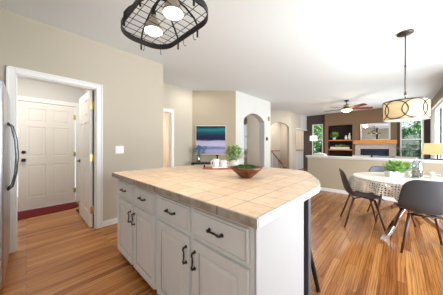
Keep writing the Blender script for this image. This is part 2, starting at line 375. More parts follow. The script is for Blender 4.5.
# mudroom
EY = 5.04
pts = [(-1.03, 0), (-0.14, 0), (-0.14, 2.06), (0.75, 2.06), (0.75, 0), (0.87, 0), (0.87, H), (-1.03, H)]
struct('wall_mudroom', MB().prism(pts, XZ(EY + 0.02), (0, 0.12, 0)), M['wall_white'], 'white mudroom wall around the entry door')
struct('wall_mudroom_side', MB().box(0.87, 0.99, 3.31, 5.18, 0, H), M['wall_white'], 'white side wall of the mudroom')
t2 = MB().box(-0.21, -0.125, EY - 0.01, EY + 0.02, 0, 2.05).box(0.735, 0.82, EY - 0.01, EY + 0.02, 0, 2.05).box(-0.21, 0.82, EY - 0.01, EY + 0.02, 2.05, 2.13)
struct('trim_entry', t2, M['trim'], 'white casing around the entry door', 0.003)
struct('baseboard_mudroom', MB().box(0.856, 0.87, 3.31, EY, 0, 0.085).box(-1.03, -0.21, EY + 0.006, EY + 0.02, 0, 0.085), M['trim'], 'white baseboard in the mudroom')

def six_panel_door(parent_name, label, w, h, loc, rz, hinges=True, knob='knob', knob_side=1):
    """local: x 0..w from the hinge side, faces -y; slab thickness 0.035 centred on y=0"""
    root = bpy.data.objects.new(parent_name, None); COL.objects.link(root); root.location = loc; root.rotation_euler = (0, 0, rz)
    tag(root, label, None, None, 'structure')
    b = MB().box(0, w, -0.011, 0.011, 0, h)
    st = 0.115; cs = 0.10; cx = w / 2
    rails = [(0, 0.22), (0.83, 1.00), (1.56, 1.66), (h - 0.12, h)]
    for s in (-1, 1):
        y0, y1 = (-0.019, -0.010) if s < 0 else (0.010, 0.019)
        for a, c in ((0, st), (cx - cs / 2, cx + cs / 2), (w - st, w)): b.box(a, c, y0, y1, 0, h)
        for a, c in rails: b.box(0.001, w - 0.001, y0 * 0.995, y1 * 0.995, a, c)
    b.build('door_slab', M['door'], root, 0.003)
    p = MB()
    for a, c in ((0.22, 0.83), (1.0, 1.56), (1.66, h - 0.12)):
        for x0, x1 in ((st, cx - cs / 2), (cx + cs / 2, w - st)):
            for s in (-1, 1):
                y0, y1 = (-0.017, -0.011) if s < 0 else (0.011, 0.017)
                p.box(x0 + 0.025, x1 - 0.025, y0, y1, a + 0.025, c - 0.025)
    p.build('raised_panel', M['door'], root, 0.005)
    if hinges:
        for z in (0.25, 1.02, h - 0.22):
            MB().box(-0.014, 0.02, -0.026, -0.012, z - 0.045, z + 0.045).bar((-0.004, -0.026, z - 0.05), (-0.004, -0.026, z + 0.05), 0.007).build('hinge', M['brass'], root)
    kx = w - 0.07
    if knob == 'deadbolt':
        for nm, z, r in (('door_knob', 0.93, 0.03), ('deadbolt', 1.08, 0.027)):
            k = MB().tube([(kx, -0.019, z), (kx, -0.028, z)], 0.033 if nm == 'door_knob' else 0.03, 16)
            if nm == 'door_knob': k.tube([(kx, -0.02, z), (kx, -0.05, z), (kx, -0.06, z), (kx, -0.078, z), (kx, -0.088, z)], [0.012, 0.012, 0.026, 0.028, 0.012], 16)
            else: k.box(kx - 0.005, kx + 0.005, -0.045, -0.02, z - 0.018, z + 0.018)
            k.build(nm, M['black'], root)
    else:
        for s in (-1, 1):
            k = MB().tube([(kx, s * 0.019, 0.94), (kx, s * 0.027, 0.94)], 0.03, 14).bar((kx, s * 0.02, 0.94), (kx, s * 0.055, 0.94), 0.009)
            k.tube([(kx, s * 0.055, 0.94), (kx - 0.06, s * 0.058, 0.945), (kx - 0.11, s * 0.055, 0.94)], [0.01, 0.009, 0.007], 8)
            k.build('door_lever', M['bronze'], root)
    return root
# entry door: hinges on the right in the photo (x=0.71), so the slab runs from there towards -x and shows its far face
d1 = six_panel_door('door_1', 'closed white six panel entry door with black knob and deadbolt', 0.825, 2.03, (0.72, EY + 0.005, 0.012), PI, knob=None) if False else None
def entry_door():
    r = six_panel_door('door_1', 'closed white six panel entry door with black knob and deadbolt', 0.825, 2.03, (-0.107, EY + 0.02, 0.012), 0, hinges=False, knob='deadbolt')
    for ch in [c for c in bpy.data.objects if c.parent == r and c.name.split('.')[0] in ('door_knob', 'deadbolt')]:
        ch.location.x = -(0.825 - 0.14)                                    # lock side on the left
    for z in (0.25, 1.02, 1.81):
        MB().box(0.80, 0.84, -0.034, -0.018, z - 0.05, z + 0.05).bar((0.829, -0.036, z - 0.05), (0.829, -0.036, z + 0.05), 0.008).build('hinge', M['brass'], r)
    return r
entry_door()
d2r = six_panel_door('door_2', 'open white six panel mudroom door with brass hinges', 0.78, 2.02, (0.655, 3.272, 0.012), R(90), hinges=False)
MB().box(0.0, 0.03, -0.033, -0.020, 0.0, 2.015).build('gap_shadow_strip', M['black'], d2r)  # black strip added as the shadow in the gap between door and jamb
for z in (0.25, 1.02, 1.80):
    MB().box(-0.004, 0.012, -0.034, 0.012, z - 0.05, z + 0.05).bar((-0.006, -0.024, z - 0.055), (-0.006, -0.024, z + 0.055), 0.009).build('hinge', M['brass'], d2r)

# hallway behind the kitchen wall end
pts = [(0.99, 0), (1.785, 0), (1.785, 2.05), (2.51, 2.05), (2.51, 0), (3.17, 0), (3.17, H), (0.99, H)]
struct('wall_hall', MB().prism(pts, XZ(4.13), (0, 0.12, 0)), M['wall'], 'greige hallway wall with the lit doorway')
t3 = MB().box(1.715, 1.785, 4.11, 4.13, 0, 2.12).box(2.51, 2.58, 4.11, 4.13, 0, 2.12).box(1.785, 2.51, 4.11, 4.13, 2.05, 2.12)
t3.box(1.785, 1.797, 4.13, 4.25, 0, 2.05).box(2.498, 2.51, 4.13, 4.25, 0, 2.05).box(1.785, 2.51, 4.13, 4.25, 2.038, 2.05)
struct('trim_hall', t3, M['trim'], 'white casing around the lit doorway', 0.003)
struct('baseboard_hall', MB().box(2.58, 3.17, 4.116, 4.13, 0, 0.085), M['trim'], 'white hallway baseboard')
six_panel_door('door_3', 'half open white door in the warm lit doorway', 0.70, 2.02, (1.80, 4.27, 0.012), R(80))
struct('wall_bedroom', MB().box(0.99, 4.2, 6.3, 6.42, 0, H).box(3.6, 3.72, 4.2, 6.3, 0, H), M['wall_peach'], 'warm beige wall beyond the doorway')

# diagonal wall with the painting (3.17,4.13) -> (4.0,3.23)
A = Vector((3.17, 4.13, 0)); B = Vector((4.0, 3.25, 0)); dd = (B - A).normalized(); nrm = Vector((dd.y, -dd.x, 0))   # nrm points away from the camera?
if nrm.dot(Vector((0.7, 0.7, 0))) < 0: nrm = -nrm
LEN = (B - A).length
struct('wall_diagonal', MB().prism([(0, 0), (LEN, 0), (LEN, H), (0, H)], lambda u, w: A + dd * u + Vector((0, 0, w)), nrm * 0.12), M['wall_dark'], 'tan diagonal wall that carries the painting')

# white wall with the first arch  y=3.25, x 4.0 .. 5.95
def arch_pts(x0, x1, xe0, xe1, spring, apex, n=14):
    p = [(xe0, 0), (x0, 0), (x0, spring)]; w = x1 - x0
    rise = apex - spring; rad = (w * w / 4 + rise * rise) / (2 * rise); cx = (x0 + x1) / 2; cz = apex - rad
    a0 = math.atan2(spring - cz, x0 - cx); a1 = math.atan2(spring - cz, x1 - cx)
    for i in range(1, n): a = a0 + (a1 - a0) * i / n; p.append((cx + rad * math.cos(a), cz + rad * math.sin(a)))
    return p + [(x1, spring), (x1, 0), (xe1, 0), (xe1, H), (xe0, H)]
struct('wall_arch', MB().prism(arch_pts(4.376, 5.53, 4.0, 5.95, 2.0, 2.215), XZ(3.25), (0, 0.2, 0)), M['wall_white'], 'white wall with the near arched opening')
struct('wall_arch_back', MB().box(4.05, 4.376, 3.452, 3.50, 0, H), M['wall_dark'], 'tan hallway side of the arched wall')
# second diagonal wall with arch
A2 = Vector((8.08, 3.46, 0)); d2 = Vector((-0.69, 0.724, 0)).normalized(); n2 = Vector((0.724, 0.69, 0)).normalized()
struct('wall_diagonal_far', MB().prism(arch_pts(0.04, 0.92, 0, 1.9, 2.0, 2.25), lambda u, w: A2 + d2 * u + Vector((0, 0, w)), n2 * 0.14), M['wall'], 'beige diagonal wall with the far arched opening')
# living room side: y = 3.45 header wall over the stair opening
pts = [(8.08, 0), (8.72, 0), (8.72, 2.02), (9.30, 2.02), (9.30, H), (8.08, H)]
struct('wall_stair', MB().prism(pts, XZ(3.46), (0, 0.14, 0)), M['wall'], 'beige wall beside the stair opening')
struct('wall_stair_header', MB().box(9.30, 10.25, 3.44, 3.60, 2.02, H), M['wall_white'], 'white header over the stair opening')
struct('trim_stair_ledge', MB().box(8.70, 10.1, 3.40, 3.62, 1.98, 2.03), M['trim'], 'white ledge below the header')
# back walls
w = MB().box(3.72, 7.9, 6.3, 6.42, 0, H).box(8.97, 10.25, 6.3, 6.42, 0, H).box(7.9, 8.97, 6.3, 6.42, 0, 0.95).box(7.9, 8.97, 6.3, 6.42, 2.45, H)
struct('wall_back', w, M['wall_white'], 'far white wall with the hall window')
def window(name, label, w, h, loc, rz, mull=1, frame=0.05, rails=1, depth=0.05):
    root = bpy.data.objects.new(name, None); COL.objects.link(root); root.location = loc; root.rotation_euler = (0, 0, rz)
    tag(root, label, None, None, 'structure')
    f = MB().box(0, frame, -depth, depth, 0, h).box(w - frame, w, -depth, depth, 0, h).box(frame, w - frame, -depth, depth, 0, frame).box(frame, w - frame, -depth, depth, h - frame, h)
    for i in range(1, mull): f.box(w * i / mull - 0.015, w * i / mull + 0.015, -0.02, 0.02, frame, h - frame)
    for i in range(1, rails + 1): f.box(frame, w - frame, -0.025, 0.025, h * i / (rails + 1) - 0.02, h * i / (rails + 1) + 0.02)
    f.build('window_frame', M['trim'], root, 0.003)
    MB().box(frame, w - frame, -0.004, 0.004, frame, h - frame).build('pane', M['pane'], root)
    return root
struct('wall_stair_end', MB().box(10.12, 10.24, 3.60, 6.3, 0, H), M['wall_peach'], 'warm beige end wall beyond the stairs')
window('window_1', 'hall window seen through the near arch', 1.07, 1.50, (7.9, 6.36, 0.95), 0)
struct('wall_stair_back', MB().box(8.0, 10.25, 4.9, 5.0, 0, H), M['wall_peach'], 'warm beige wall beyond the stairs')
struct('wall_stair_guard', MB().box(8.72, 10.1, 3.61, 3.69, 0, 0.95), M['wall_white'], 'white half height stair guard wall')
struct('trim_stair_guard', MB().box(8.72, 10.1, 3.60, 3.70, 0.95, 0.985), M['rail'], 'oak cap on the stair guard wall')

# living room far wall
FX = 10.12
w = MB()
w.box(FX, FX + 0.12, 3.17, 3.60, 0, H).box(FX, FX + 0.12, 2.66, 3.17, 0, 0.72).box(FX, FX + 0.12, 2.66, 3.17, 2.28, H).box(FX, FX + 0.12, 2.45, 2.66, 0, H)
w.box(FX, FX + 0.12, -0.085, 0.2, 0, H).box(FX, FX + 0.12, -0.72, -0.085, 0, 0.55).box(FX, FX + 0.12, -0.72, -0.085, 2.35, H).box(FX, FX + 0.12, -1.0, -0.72, 0, H)
struct('wall_far', w, M['darkwall'], 'dark taupe living room wall around the tall windows')
window('window_2', 'tall narrow white window left of the niche', 0.51, 1.56, (FX + 0.05, 3.17, 0.72), R(-90), 1, 0.05)
window('window_3', 'tall white window right of the fireplace', 0.635, 1.80, (FX + 0.05, -0.085, 0.55), R(-90), 1, 0.05)
# chimney breast with niche
w = MB()
CX = 9.97
w.box(CX, FX + 0.02, 2.40, 2.55, 0, H).box(CX, FX + 0.02, 1.44, 2.40, 0, 0.30).box(CX, FX + 0.02, 1.44, 2.40, 2.15, H)
w.box(CX, FX + 0.02, 0.0, 1.44, 1.37, H).box(CX, FX + 0.02, 1.36, 1.44, 0, 1.37)
struct('wall_breast', w, M['brownwall'], 'brown chimney breast wall')
w = MB().box(FX + 0.14, FX + 0.16, 1.40, 2.44, 0.28, 2.17).box(CX + 0.01, FX + 0.15, 1.44, 1.452, 0.30, 2.15).box(CX + 0.01, FX + 0.15, 2.388, 2.40, 0.30, 2.15).box(CX + 0.01, FX + 0.15, 1.44, 2.40, 2.138, 2.15).box(CX + 0.01, FX + 0.15, 1.44, 2.40, 0.30, 0.312)
struct('wall_niche', w, M['niche'], 'espresso coloured lining of the shelf niche')
# right wall of the living room with wide window
RY = -0.88
w = MB().box(5.49, 5.9, RY - 0.12, RY, 0, H).box(5.9, 9.2, RY - 0.12, RY, 0, 0.45).box(5.9, 9.2, RY - 0.12, RY, 2.45, H).box(9.2, FX, RY - 0.12, RY, 0, H)
struct('wall_right', w, M['wall_white'], 'white living room wall with the wide window')
window('window_4', 'wide white window on the right living room wall', 3.3, 2.0, (5.9, RY - 0.06, 0.45), 0, 3, 0.06, 0)
w = MB().box(5.49, 5.61, -1.85, RY, 0, H).box(-0.6, 1.4, -1.85, -1.73, 0, H).box(4.95, 5.49, -1.85, -1.73, 0, H).box(1.4, 4.95, -1.85, -1.73, 2.35, H)
struct('wall_dining', w, M['wall'], 'greige dining wall around the patio opening')
window('window_5', 'sliding patio door beside the dining table', 3.55, 2.35, (1.4, -1.79, 0), 0, 2, 0.07, 0)
# half wall
struct('wall_half', MB().box(5.49, 5.60, RY, 1.84, 0, 0.868), M['wall_dark'], 'greige half wall between dining and living room')
struct('trim_half_wall_cap', MB().box(5.44, 5.65, RY, 1.88, 0.90, 0.935).box(5.47, 5.62, RY, 1.86, 0.868, 0.90), M['wall_white'], 'white cap along the half wall', 0.004)
struct('baseboard_half_wall', MB().box(5.476, 5.49, RY, 1.84, 0, 0.085).box(5.476, 5.62, 1.84, 1.854, 0, 0.085), M['trim'], 'white baseboard of the half wall', 0.003)

# ------------------------------------------------------------ refrigerator
fr = thing('refrigerator', 'stainless steel refrigerator with curved handles against the left edge', 'refrigerator', (-0.60, 2.70, 0))
MB().box(-0.36, 0.38, -0.43, 0.43, 0.02, 1.75).build('case', M['steel_dark'], fr, 0.008)
for s in (-1, 1):
    y0, y1 = (-0.435, -0.004) if s < 0 else (0.004, 0.435)
    dr = MB().box(0.395, 0.475, y0, y1, 0.08, 1.745).build('door', M['steel'], fr, 0.02, segs=4)
    hp = [(0.475, s * 0.05, 0.80), (0.505, s * 0.05, 0.83), (0.528, s * 0.05, 0.95), (0.537, s * 0.05, 1.11), (0.528, s * 0.05, 1.28), (0.505, s * 0.05, 1.40), (0.475, s * 0.05, 1.43)]
    MB().tube(hp, 0.012, 10).build('door_handle', M['handle'], dr)
MB().box(0.38, 0.396, -0.42, 0.42, 0.06, 1.74).build('gasket', M['gasket'], fr)
MB().box(0.36, 0.44, -0.42, 0.42, 0.0, 0.07).build('kick_grille', M['gasket'], fr)

# ------------------------------------------------------------ mudroom things
tag(MB().prism([(-0.30, 4.46), (0.50, 4.52), (0.68, 4.58), (0.73, 4.68), (0.73, 5.0), (-0.30, 5.0)], lambda u, v: (u, v, 0.0), (0, 0, 0.012)).build('door_mat', M['red'], bevel=0.004), 'red carpet mat in front of the white entry door', 'mat')
vt = thing('floor_vent', 'small black floor vent beside the open mudroom door', 'vent', (0.69, 4.28, 0))
MB().box(-0.05, 0.05, -0.13, 0.13, 0, 0.006).build('grille_frame', M['black'], vt)
MB().box(-0.045, -0.04, -0.12, 0.12, 0.006, 0.012).box(-0.02, -0.015, -0.12, 0.12, 0.006, 0.012).box(0.005, 0.01, -0.12, 0.12, 0.006, 0.012).box(0.03, 0.035, -0.12, 0.12, 0.006, 0.012).build('slats', M['black'], vt)
sw = thing('light_switch', 'white double light switch plate on the kitchen wall', 'switch', (1.015, 3.19, 1.15))
MB().box(-0.06, 0.06, -0.007, 0, -0.06, 0.06).build('switch_plate', M['plate'], sw, 0.004)
for s in (-1, 1): MB().box(s * 0.024 - 0.017, s * 0.024 + 0.017, -0.012, -0.006, -0.034, 0.034).build('rocker', M['plate'], sw, 0.003)

# ------------------------------------------------------------ kitchen island
FXX = 0.722
def pull(p0, p1, out, r=0.0046):
    """bronze bow pull between p0 and p1, standing out along vector out"""
    p0, p1, out = Vector(p0), Vector(p1), Vector(out)
    m = MB(); d = p1 - p0
    path = [p0 + out * 0.1, p0 + out * 0.8 + d * 0.02, p0 + out * 0.95 + d * 0.12, p0 + out * 0.75 + d * 0.3, p0 + out * 0.72 + d * 0.5, p0 + out * 0.75 + d * 0.7, p0 + out * 0.95 + d * 0.88, p0 + out * 0.8 + d * 0.98, p1 + out * 0.1]
    m.tube(path, [r * 1.5, r * 1.5, r * 1.3, r, r * 1.25, r, r * 1.3, r * 1.5, r * 1.5], 8)
    for q in (p0, p1): m.tube([q, q + out * 0.12], 0.011, 10)
    return m
def raised_front(name, y0, y1, z0, z1, parent, drawer=False):
    """overlay front on plane x = FXX, faces -x (local coordinates = world minus cabinet origin)"""
    x = 0.0
    f = 0.012 if drawer else 0.058
    m = MB().box(x - 0.014, x, y0, y1, z0, z1)
    for a, b, c, d in ((y0, y0 + f, z0, z1), (y1 - f, y1, z0, z1), (y0 + f, y1 - f, z0, z0 + f), (y0 + f, y1 - f, z1 - f, z1)):
        m.box(x - 0.021, x - 0.0135, a, b, c, d)
    if not drawer:
        g = 0.012; pts_o = (y0 + f + g, y1 - f - g, z0 + f + g, z1 - f - g); q = 0.02
        a, b, c, d = pts_o
        vs = [(x - 0.0141, a, c), (x - 0.0141, b, c), (x - 0.0141, b, d), (x - 0.0141, a, d), (x - 0.0195, a + q, c + q), (x - 0.0195, b - q, c + q), (x - 0.0195, b - q, d - q), (x - 0.0195, a + q, d - q)]
        m.add(vs, [(4, 5, 6, 7), (0, 1, 5, 4), (1, 2, 6, 5), (2, 3, 7, 6), (3, 0, 4, 7)])
    else:
        m.box(x - 0.0225, x - 0.0138, y0 + f + 0.004, y1 - f - 0.004, z0 + f + 0.004, z1 - f - 0.004)
    o = m.build(name, M['cab'], parent, 0.0022)
    if drawer: return o
    g = MB()
    a, b, c, d = y0 + f, y1 - f, z0 + f, z1 - f; t = 0.005
    for r_ in ((a, a + t, c, d), (b - t, b, c, d), (a, b, c, c + t), (a, b, d - t, d)): g.box(x - 0.0150, x - 0.0142, *r_)
    g.build('glaze_line', M['groove'], o)
    return o
def cabinet(y0, y1, label, end):
    c = thing('base_cabinet', label, 'cabinet', (FXX, y0, 0), 0, 'island cabinets')
    w = y1 - y0; top = 0.862
    MB().box(0.0, 0.588, 0.0, w, 0.05, top).build('carcass', M['cab'], c, 0.002)
    MB().box(0.05, 0.60, 0.02, w - 0.02, 0.0, 0.05).build('toe_kick', M['toe'], c)
    half = w / 2
    for k in range(2):
        a = 0.022 + k * (half - 0.006); b = a + half - 0.038
        dw = raised_front('drawer', a, b, 0.665, 0.832, c, True)
        m = (a + b) / 2
        pull((-0.022, m - 0.048, 0.752), (-0.022, m + 0.048, 0.752), (-0.028, 0, 0)).build('drawer_handle', M['bronze'], dw)
        dr = raised_front('door', a, b, 0.062, 0.640, c)
        hy = b - 0.028 if k == 0 else a + 0.028
        pull((-0.021, hy, 0.475), (-0.021, hy, 0.575), (-0.028, 0, 0)).build('door_handle', M['bronze'], dr)
    if end:
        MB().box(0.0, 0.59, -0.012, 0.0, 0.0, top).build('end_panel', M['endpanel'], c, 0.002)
    return c
cabinet(0.477, 1.385, 'near island base cabinet with white end panel facing the dining area', True)
cabinet(1.387, 2.295, 'far island base cabinet at the wall switch end', False)
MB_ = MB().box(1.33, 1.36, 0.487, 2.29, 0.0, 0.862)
bp = thing('island_support', 'slate grey corner post and back panel coloured as recess shade under the counter overhang', 'support', (0, 0, 0))
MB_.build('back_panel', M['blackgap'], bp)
for y in (0.468, 2.235): MB().box(1.415, 1.468, y, y + 0.06, 0.0, 0.862).build('post', M['post'], bp, 0.003)

poly = [(0.674, 0.434), (1.50, 0.434), (1.60, 0.452), (1.78, 0.512), (2.09, 0.672), (2.27, 0.785), (2.32, 0.86), (2.335, 1.0), (2.335, 1.78), (2.32, 1.92), (2.27, 1.99), (2.09, 2.10), (1.78, 2.27), (1.60, 2.325), (1.50, 2.34), (0.674, 2.34)]
ct = thing('island_countertop', 'beige tiled island countertop with stone edge tiles', 'countertop', (0, 0, 0))
MB().prism(poly, lambda u, v: (u, v, 0.866), (0, 0, 0.044)).build('tile_top', M['counter'], ct, 0.002)
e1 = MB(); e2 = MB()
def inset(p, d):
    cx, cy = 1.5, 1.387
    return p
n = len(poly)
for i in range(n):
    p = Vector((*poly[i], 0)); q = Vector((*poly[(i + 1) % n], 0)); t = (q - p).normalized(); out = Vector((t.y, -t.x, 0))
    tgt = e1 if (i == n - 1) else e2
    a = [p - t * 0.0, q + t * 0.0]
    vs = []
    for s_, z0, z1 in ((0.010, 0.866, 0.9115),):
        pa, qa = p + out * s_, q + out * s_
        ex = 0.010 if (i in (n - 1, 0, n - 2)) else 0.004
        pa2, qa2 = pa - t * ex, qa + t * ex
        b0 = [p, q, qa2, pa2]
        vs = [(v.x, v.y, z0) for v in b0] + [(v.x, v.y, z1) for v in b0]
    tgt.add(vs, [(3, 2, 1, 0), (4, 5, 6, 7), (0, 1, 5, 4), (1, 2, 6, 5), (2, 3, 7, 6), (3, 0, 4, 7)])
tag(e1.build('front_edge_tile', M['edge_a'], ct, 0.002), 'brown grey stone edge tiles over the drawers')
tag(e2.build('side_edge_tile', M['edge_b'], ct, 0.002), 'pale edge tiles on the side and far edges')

# bar stool under the overhang
def stool(loc, rz, label):
    s = thing('bar_stool', label, 'stool', loc, rz)
    MB().lathe([(0, 0.60), (0.15, 0.60), (0.165, 0.612), (0.165, 0.63), (0.15, 0.645), (0, 0.64)], 24).build('seat', M['walnut'], s)
    ring = []
    for k in range(4):
        a = k * PI / 2; ring.append((0.225 * math.cos(a), 0.225 * math.sin(a), 0.26))
        leg = MB().bar((0.13 * math.cos(a), 0.13 * math.sin(a), 0.60), (0.29 * math.cos(a), 0.29 * math.sin(a), 0.0), 0.021, 0.017)
        leg.tube([(0.29 * math.cos(a), 0.29 * math.sin(a), 0.0), (0.29 * math.cos(a), 0.29 * math.sin(a), 0.012)], 0.018, 10)
        leg.build('leg', M['iron'], s)
    f = MB()
    for k in range(4): f.bar(ring[k], ring[(k + 1) % 4], 0.009)
    f.build('foot_rail', M['iron'], s)
stool((1.75, 0.76, 0), math.atan2(-0.294, -0.07), 'dark metal bar stool under the counter overhang')

# bowl with moss
bw = thing('wooden_bowl', 'flared brown wooden bowl filled with green moss', 'bowl', (1.46, 1.055, 0.911))
MB().lathe([(0, 0.0), (0.045, 0.0), (0.055, 0.004), (0.095, 0.036), (0.135, 0.072), (0.158, 0.100), (0.153, 0.102), (0.125, 0.076), (0.085, 0.042), (0.03, 0.02), (0, 0.02)], 36).build('bowl_body', M['bowl'], bw)
ms = MB()
for i in range(420):
    a = random.uniform(0, 2 * PI); r = 0.125 * math.sqrt(random.random()); z = 0.078 + 0.035 * (1 - (r / 0.125) ** 2) + random.uniform(-.006, .006)
    ms.leaf((r * math.cos(a), r * math.sin(a), z), (random.uniform(-1, 1), random.uniform(-1, 1), random.uniform(0.1, 1)), 0.022, 0.012)
ms.lathe([(0.122, 0.070), (0.10, 0.088), (0.06, 0.103), (0.001, 0.110)], 20)
tag(ms.build('moss', M['moss'], bw), None, None, None, 'stuff')

# tray group on the far end of the island
TR = (1.80, 1.70); ta = R(-46)
ty = thing('serving_tray', 'red brown wooden serving tray with dark handle at the back of the island', 'tray', (TR[0], TR[1], 0.911), ta)
MB().box(-0.25, 0.25, -0.105, 0.105, 0.0, 0.014).build('board', M['tray'], ty, 0.006)
for s in (-1, 1):
    MB().tube([(s * 0.235, -0.05, 0.014), (s * 0.235, -0.05, 0.045), (s * 0.235, 0.05, 0.045), (s * 0.235, 0.05, 0.014)], 0.006, 8).build('handle', M['black'], ty)
def on_tray(u, v):
    return (TR[0] + u * math.cos(ta) - v * math.sin(ta), TR[1] + u * math.sin(ta) + v * math.cos(ta), 0.9255)
u0 = on_tray(-0.03, -0.02)
npk = MB().box(-0.10, 0.10, -0.07, 0.07, 0.0, 0.006).box(-0.095, 0.10, -0.066, 0.07, 0.006, 0.011).build('folded_napkin', M['linen'], None, 0.003, (u0[0], u0[1], 0.9255)); npk.rotation_euler.z = ta + 0.15
tag(npk, 'folded white napkin lying under the mugs on the tray', 'napkin')
def mug(u, v, sc, hz, label, rz):
    p = on_tray(u, v); m = thing('mug', label, 'mug', (p[0], p[1], 0.9365), rz, None)
    MB().lathe([(0, 0), (0.036 * sc, 0), (0.041 * sc, 0.006), (0.043 * sc, hz), (0.039 * sc, hz), (0.037 * sc, 0.01), (0, 0.01)], 28).build('cup', M['ceramic'], m)
    MB().tube([(0.041 * sc, 0, hz * 0.8), (0.066 * sc, 0, hz * 0.75), (0.07 * sc, 0, hz * 0.5), (0.062 * sc, 0, hz * 0.25), (0.041 * sc, 0, hz * 0.2)], 0.006, 8).build('handle', M['ceramic'], m)
mug(-0.075, 0.0, 1.1, 0.10, 'taller white ceramic mug at the left on the tray', R(160))
mug(0.02, -0.02, 1.0, 0.085, 'shorter white ceramic mug beside the potted plant on the tray', R(-20))

def foliage(mb, c, rx, ry, rz_, n, ln, w, upb=0.4, seed=1, hollow=0.3):
    rnd = random.Random(seed)
    for i in range(n):
        while True:
            x, y, z = rnd.uniform(-1, 1), rnd.uniform(-1, 1), rnd.uniform(-1, 1); q = x * x + y * y + z * z
            if hollow * hollow < q < 1: break
        p = Vector((c[0] + x * rx, c[1] + y * ry, c[2] + z * rz_))
        d = Vector((x + rnd.uniform(-.6, .6), y + rnd.uniform(-.6, .6), z + upb + rnd.uniform(-.6, .6)))
        mb.leaf(p, d, ln * rnd.uniform(.6, 1.2), w * rnd.uniform(.7, 1.2))
    return mb
pp = on_tray(0.165, 0.02)
pl = thing('potted_plant', 'bushy green and yellow plant in a white pot on the tray', 'plant', (pp[0], pp[1], 0.9255))
MB().lathe([(0, 0), (0.048, 0), (0.056, 0.01), (0.064, 0.095), (0.067, 0.10), (0.060, 0.10), (0.054, 0.07), (0, 0.07)], 28).build('pot', M['ceramic'], pl)
foliage(MB(), (0, 0, 0.18), 0.115, 0.115, 0.095, 380, 0.045, 0.024, 0.5, 3).build('foliage', M['leaf'], pl)
foliage(MB(), (0, 0, 0.185), 0.115, 0.115, 0.10, 110, 0.04, 0.022, 0.5, 4, 0.6).build('yellow_foliage', M['leaf_olive'], pl)
stm = MB()
for k in range(9): a = k * 0.7; stm.bar((0.02 * math.cos(a), 0.02 * math.sin(a), 0.07), (0.07 * math.cos(a), 0.07 * math.sin(a), 0.19), 0.0022, n=5)
stm.build('stems', M['tree_dark'], pl)

# console table against the diagonal wall with vase
dang = math.atan2(dd.y, dd.x)
cc = A + dd * 0.33 - nrm * 0.21
co = thing('console_table', 'narrow black console table below the painting', 'table', (cc.x, cc.y, 0), dang)
MB().box(-0.30, 0.47, -0.15, 0.15, 0.735, 0.765).build('table_top', M['black'], co, 0.003)
for sx in (-0.28, 0.45):
    for sy in (-0.13, 0.13): MB().box(sx - 0.015, sx + 0.015, sy - 0.015, sy + 0.015, 0, 0.735).build('leg', M['black'], co)
MB().box(-0.28, 0.45, -0.12, 0.12, 0.20, 0.22).build('lower_shelf', M['black'], co)
vp = A + dd * 0.20 - nrm * 0.22
vs_ = thing('flower_vase', 'clear glass vase of blue flowers on the black console table', 'vase', (vp.x, vp.y, 0.7655))
MB().lathe([(0, 0), (0.05, 0), (0.055, 0.01), (0.05, 0.10), (0.038, 0.17), (0.045, 0.19), (0.040, 0.19), (0.034, 0.168), (0.046, 0.10), (0.05, 0.015), (0, 0.012)], 24).build('vase_body', M['glass'], vs_)
st = MB()
for k, (dx, dy, dz) in enumerate([(0.0, 0, .36), (.09, -.09, .30), (-.06, .07, .32), (.05, 0.04, .40), (-.02, -.05, .26), (.12, -.14, .38)]):
    st.bar((0, 0, 0.02), (dx, dy, dz), 0.003, n=5); foliage(MB(), (dx, dy, dz), .055, .055, .045, 80, .035, .022, .2, 20 + k).build('bloom', M['leaf_blue'], vs_)
for k, (dx, dy, dz) in enumerate([(-.16, .16, .30), (-.13, .14, .38), (-.10, .10, .20)]):
    st.bar((0, 0, 0.02), (dx, dy, dz), 0.0025, n=5); foliage(MB(), (dx, dy, dz), .035, .035, .045, 26, .03, .01, .2, 40 + k).build('dried_bloom', M['leaf_dry'], vs_)
st.build('stems', M['leaf'], vs_);
bp_ = A + dd * 0.70 - nrm * 0.22
bk = MB().lathe([(0, 0), (0.05, 0), (0.05, 0.012), (0.018, 0.02), (0.018, 0.16), (0.045, 0.175), (0.045, 0.20), (0, 0.20)], 20).build('candle_holder', M['black'], None, 0, (bp_.x, bp_.y, 0.7655))
tag(bk, 'dark candle holder on the console table between the mugs', 'candle holder')

# painting
pc = A + dd * (0.095 + 0.425) - nrm * 0.02
pn = thing('painting', 'abstract seascape painting in teal, navy and lilac with pale frame', 'painting', (pc.x, pc.y, 1.365), dang)
MB().box(-0.405, 0.405, -0.008, 0.012, -0.385, 0.385).build('canvas', M['art'], pn)
f = MB().box(-0.425, -0.403, -0.018, 0.018, -0.405, 0.405).box(0.403, 0.425, -0.018, 0.018, -0.405, 0.405).box(-0.403, 0.403, -0.018, 0.018, 0.383, 0.405).box(-0.403, 0.403, -0.018, 0.018, -0.405, -0.383)
f.build('frame', M['lightwood'], pn, 0.002)

# wall fixtures beside the arch
tag(MB().box(-0.04, 0.04, -0.025, 0, -0.055, 0.055).box(-0.028, 0.028, -0.03, -0.024, -0.01, 0.04).build('thermostat', M['black'], None, 0.004, (5.68, 3.25, 1.44)), 'small dark thermostat on the white wall right of the arch', 'thermostat')
tag(MB().box(-0.05, 0.05, -0.04, 0, -0.07, 0.07).box(-0.035, 0.035, -0.046, -0.039, -0.05, 0.05).build('door_chime', M['wall_dark'], None, 0.005, (5.80, 3.25, 2.14)), 'small tan door chime box high beside the near arch', 'chime')

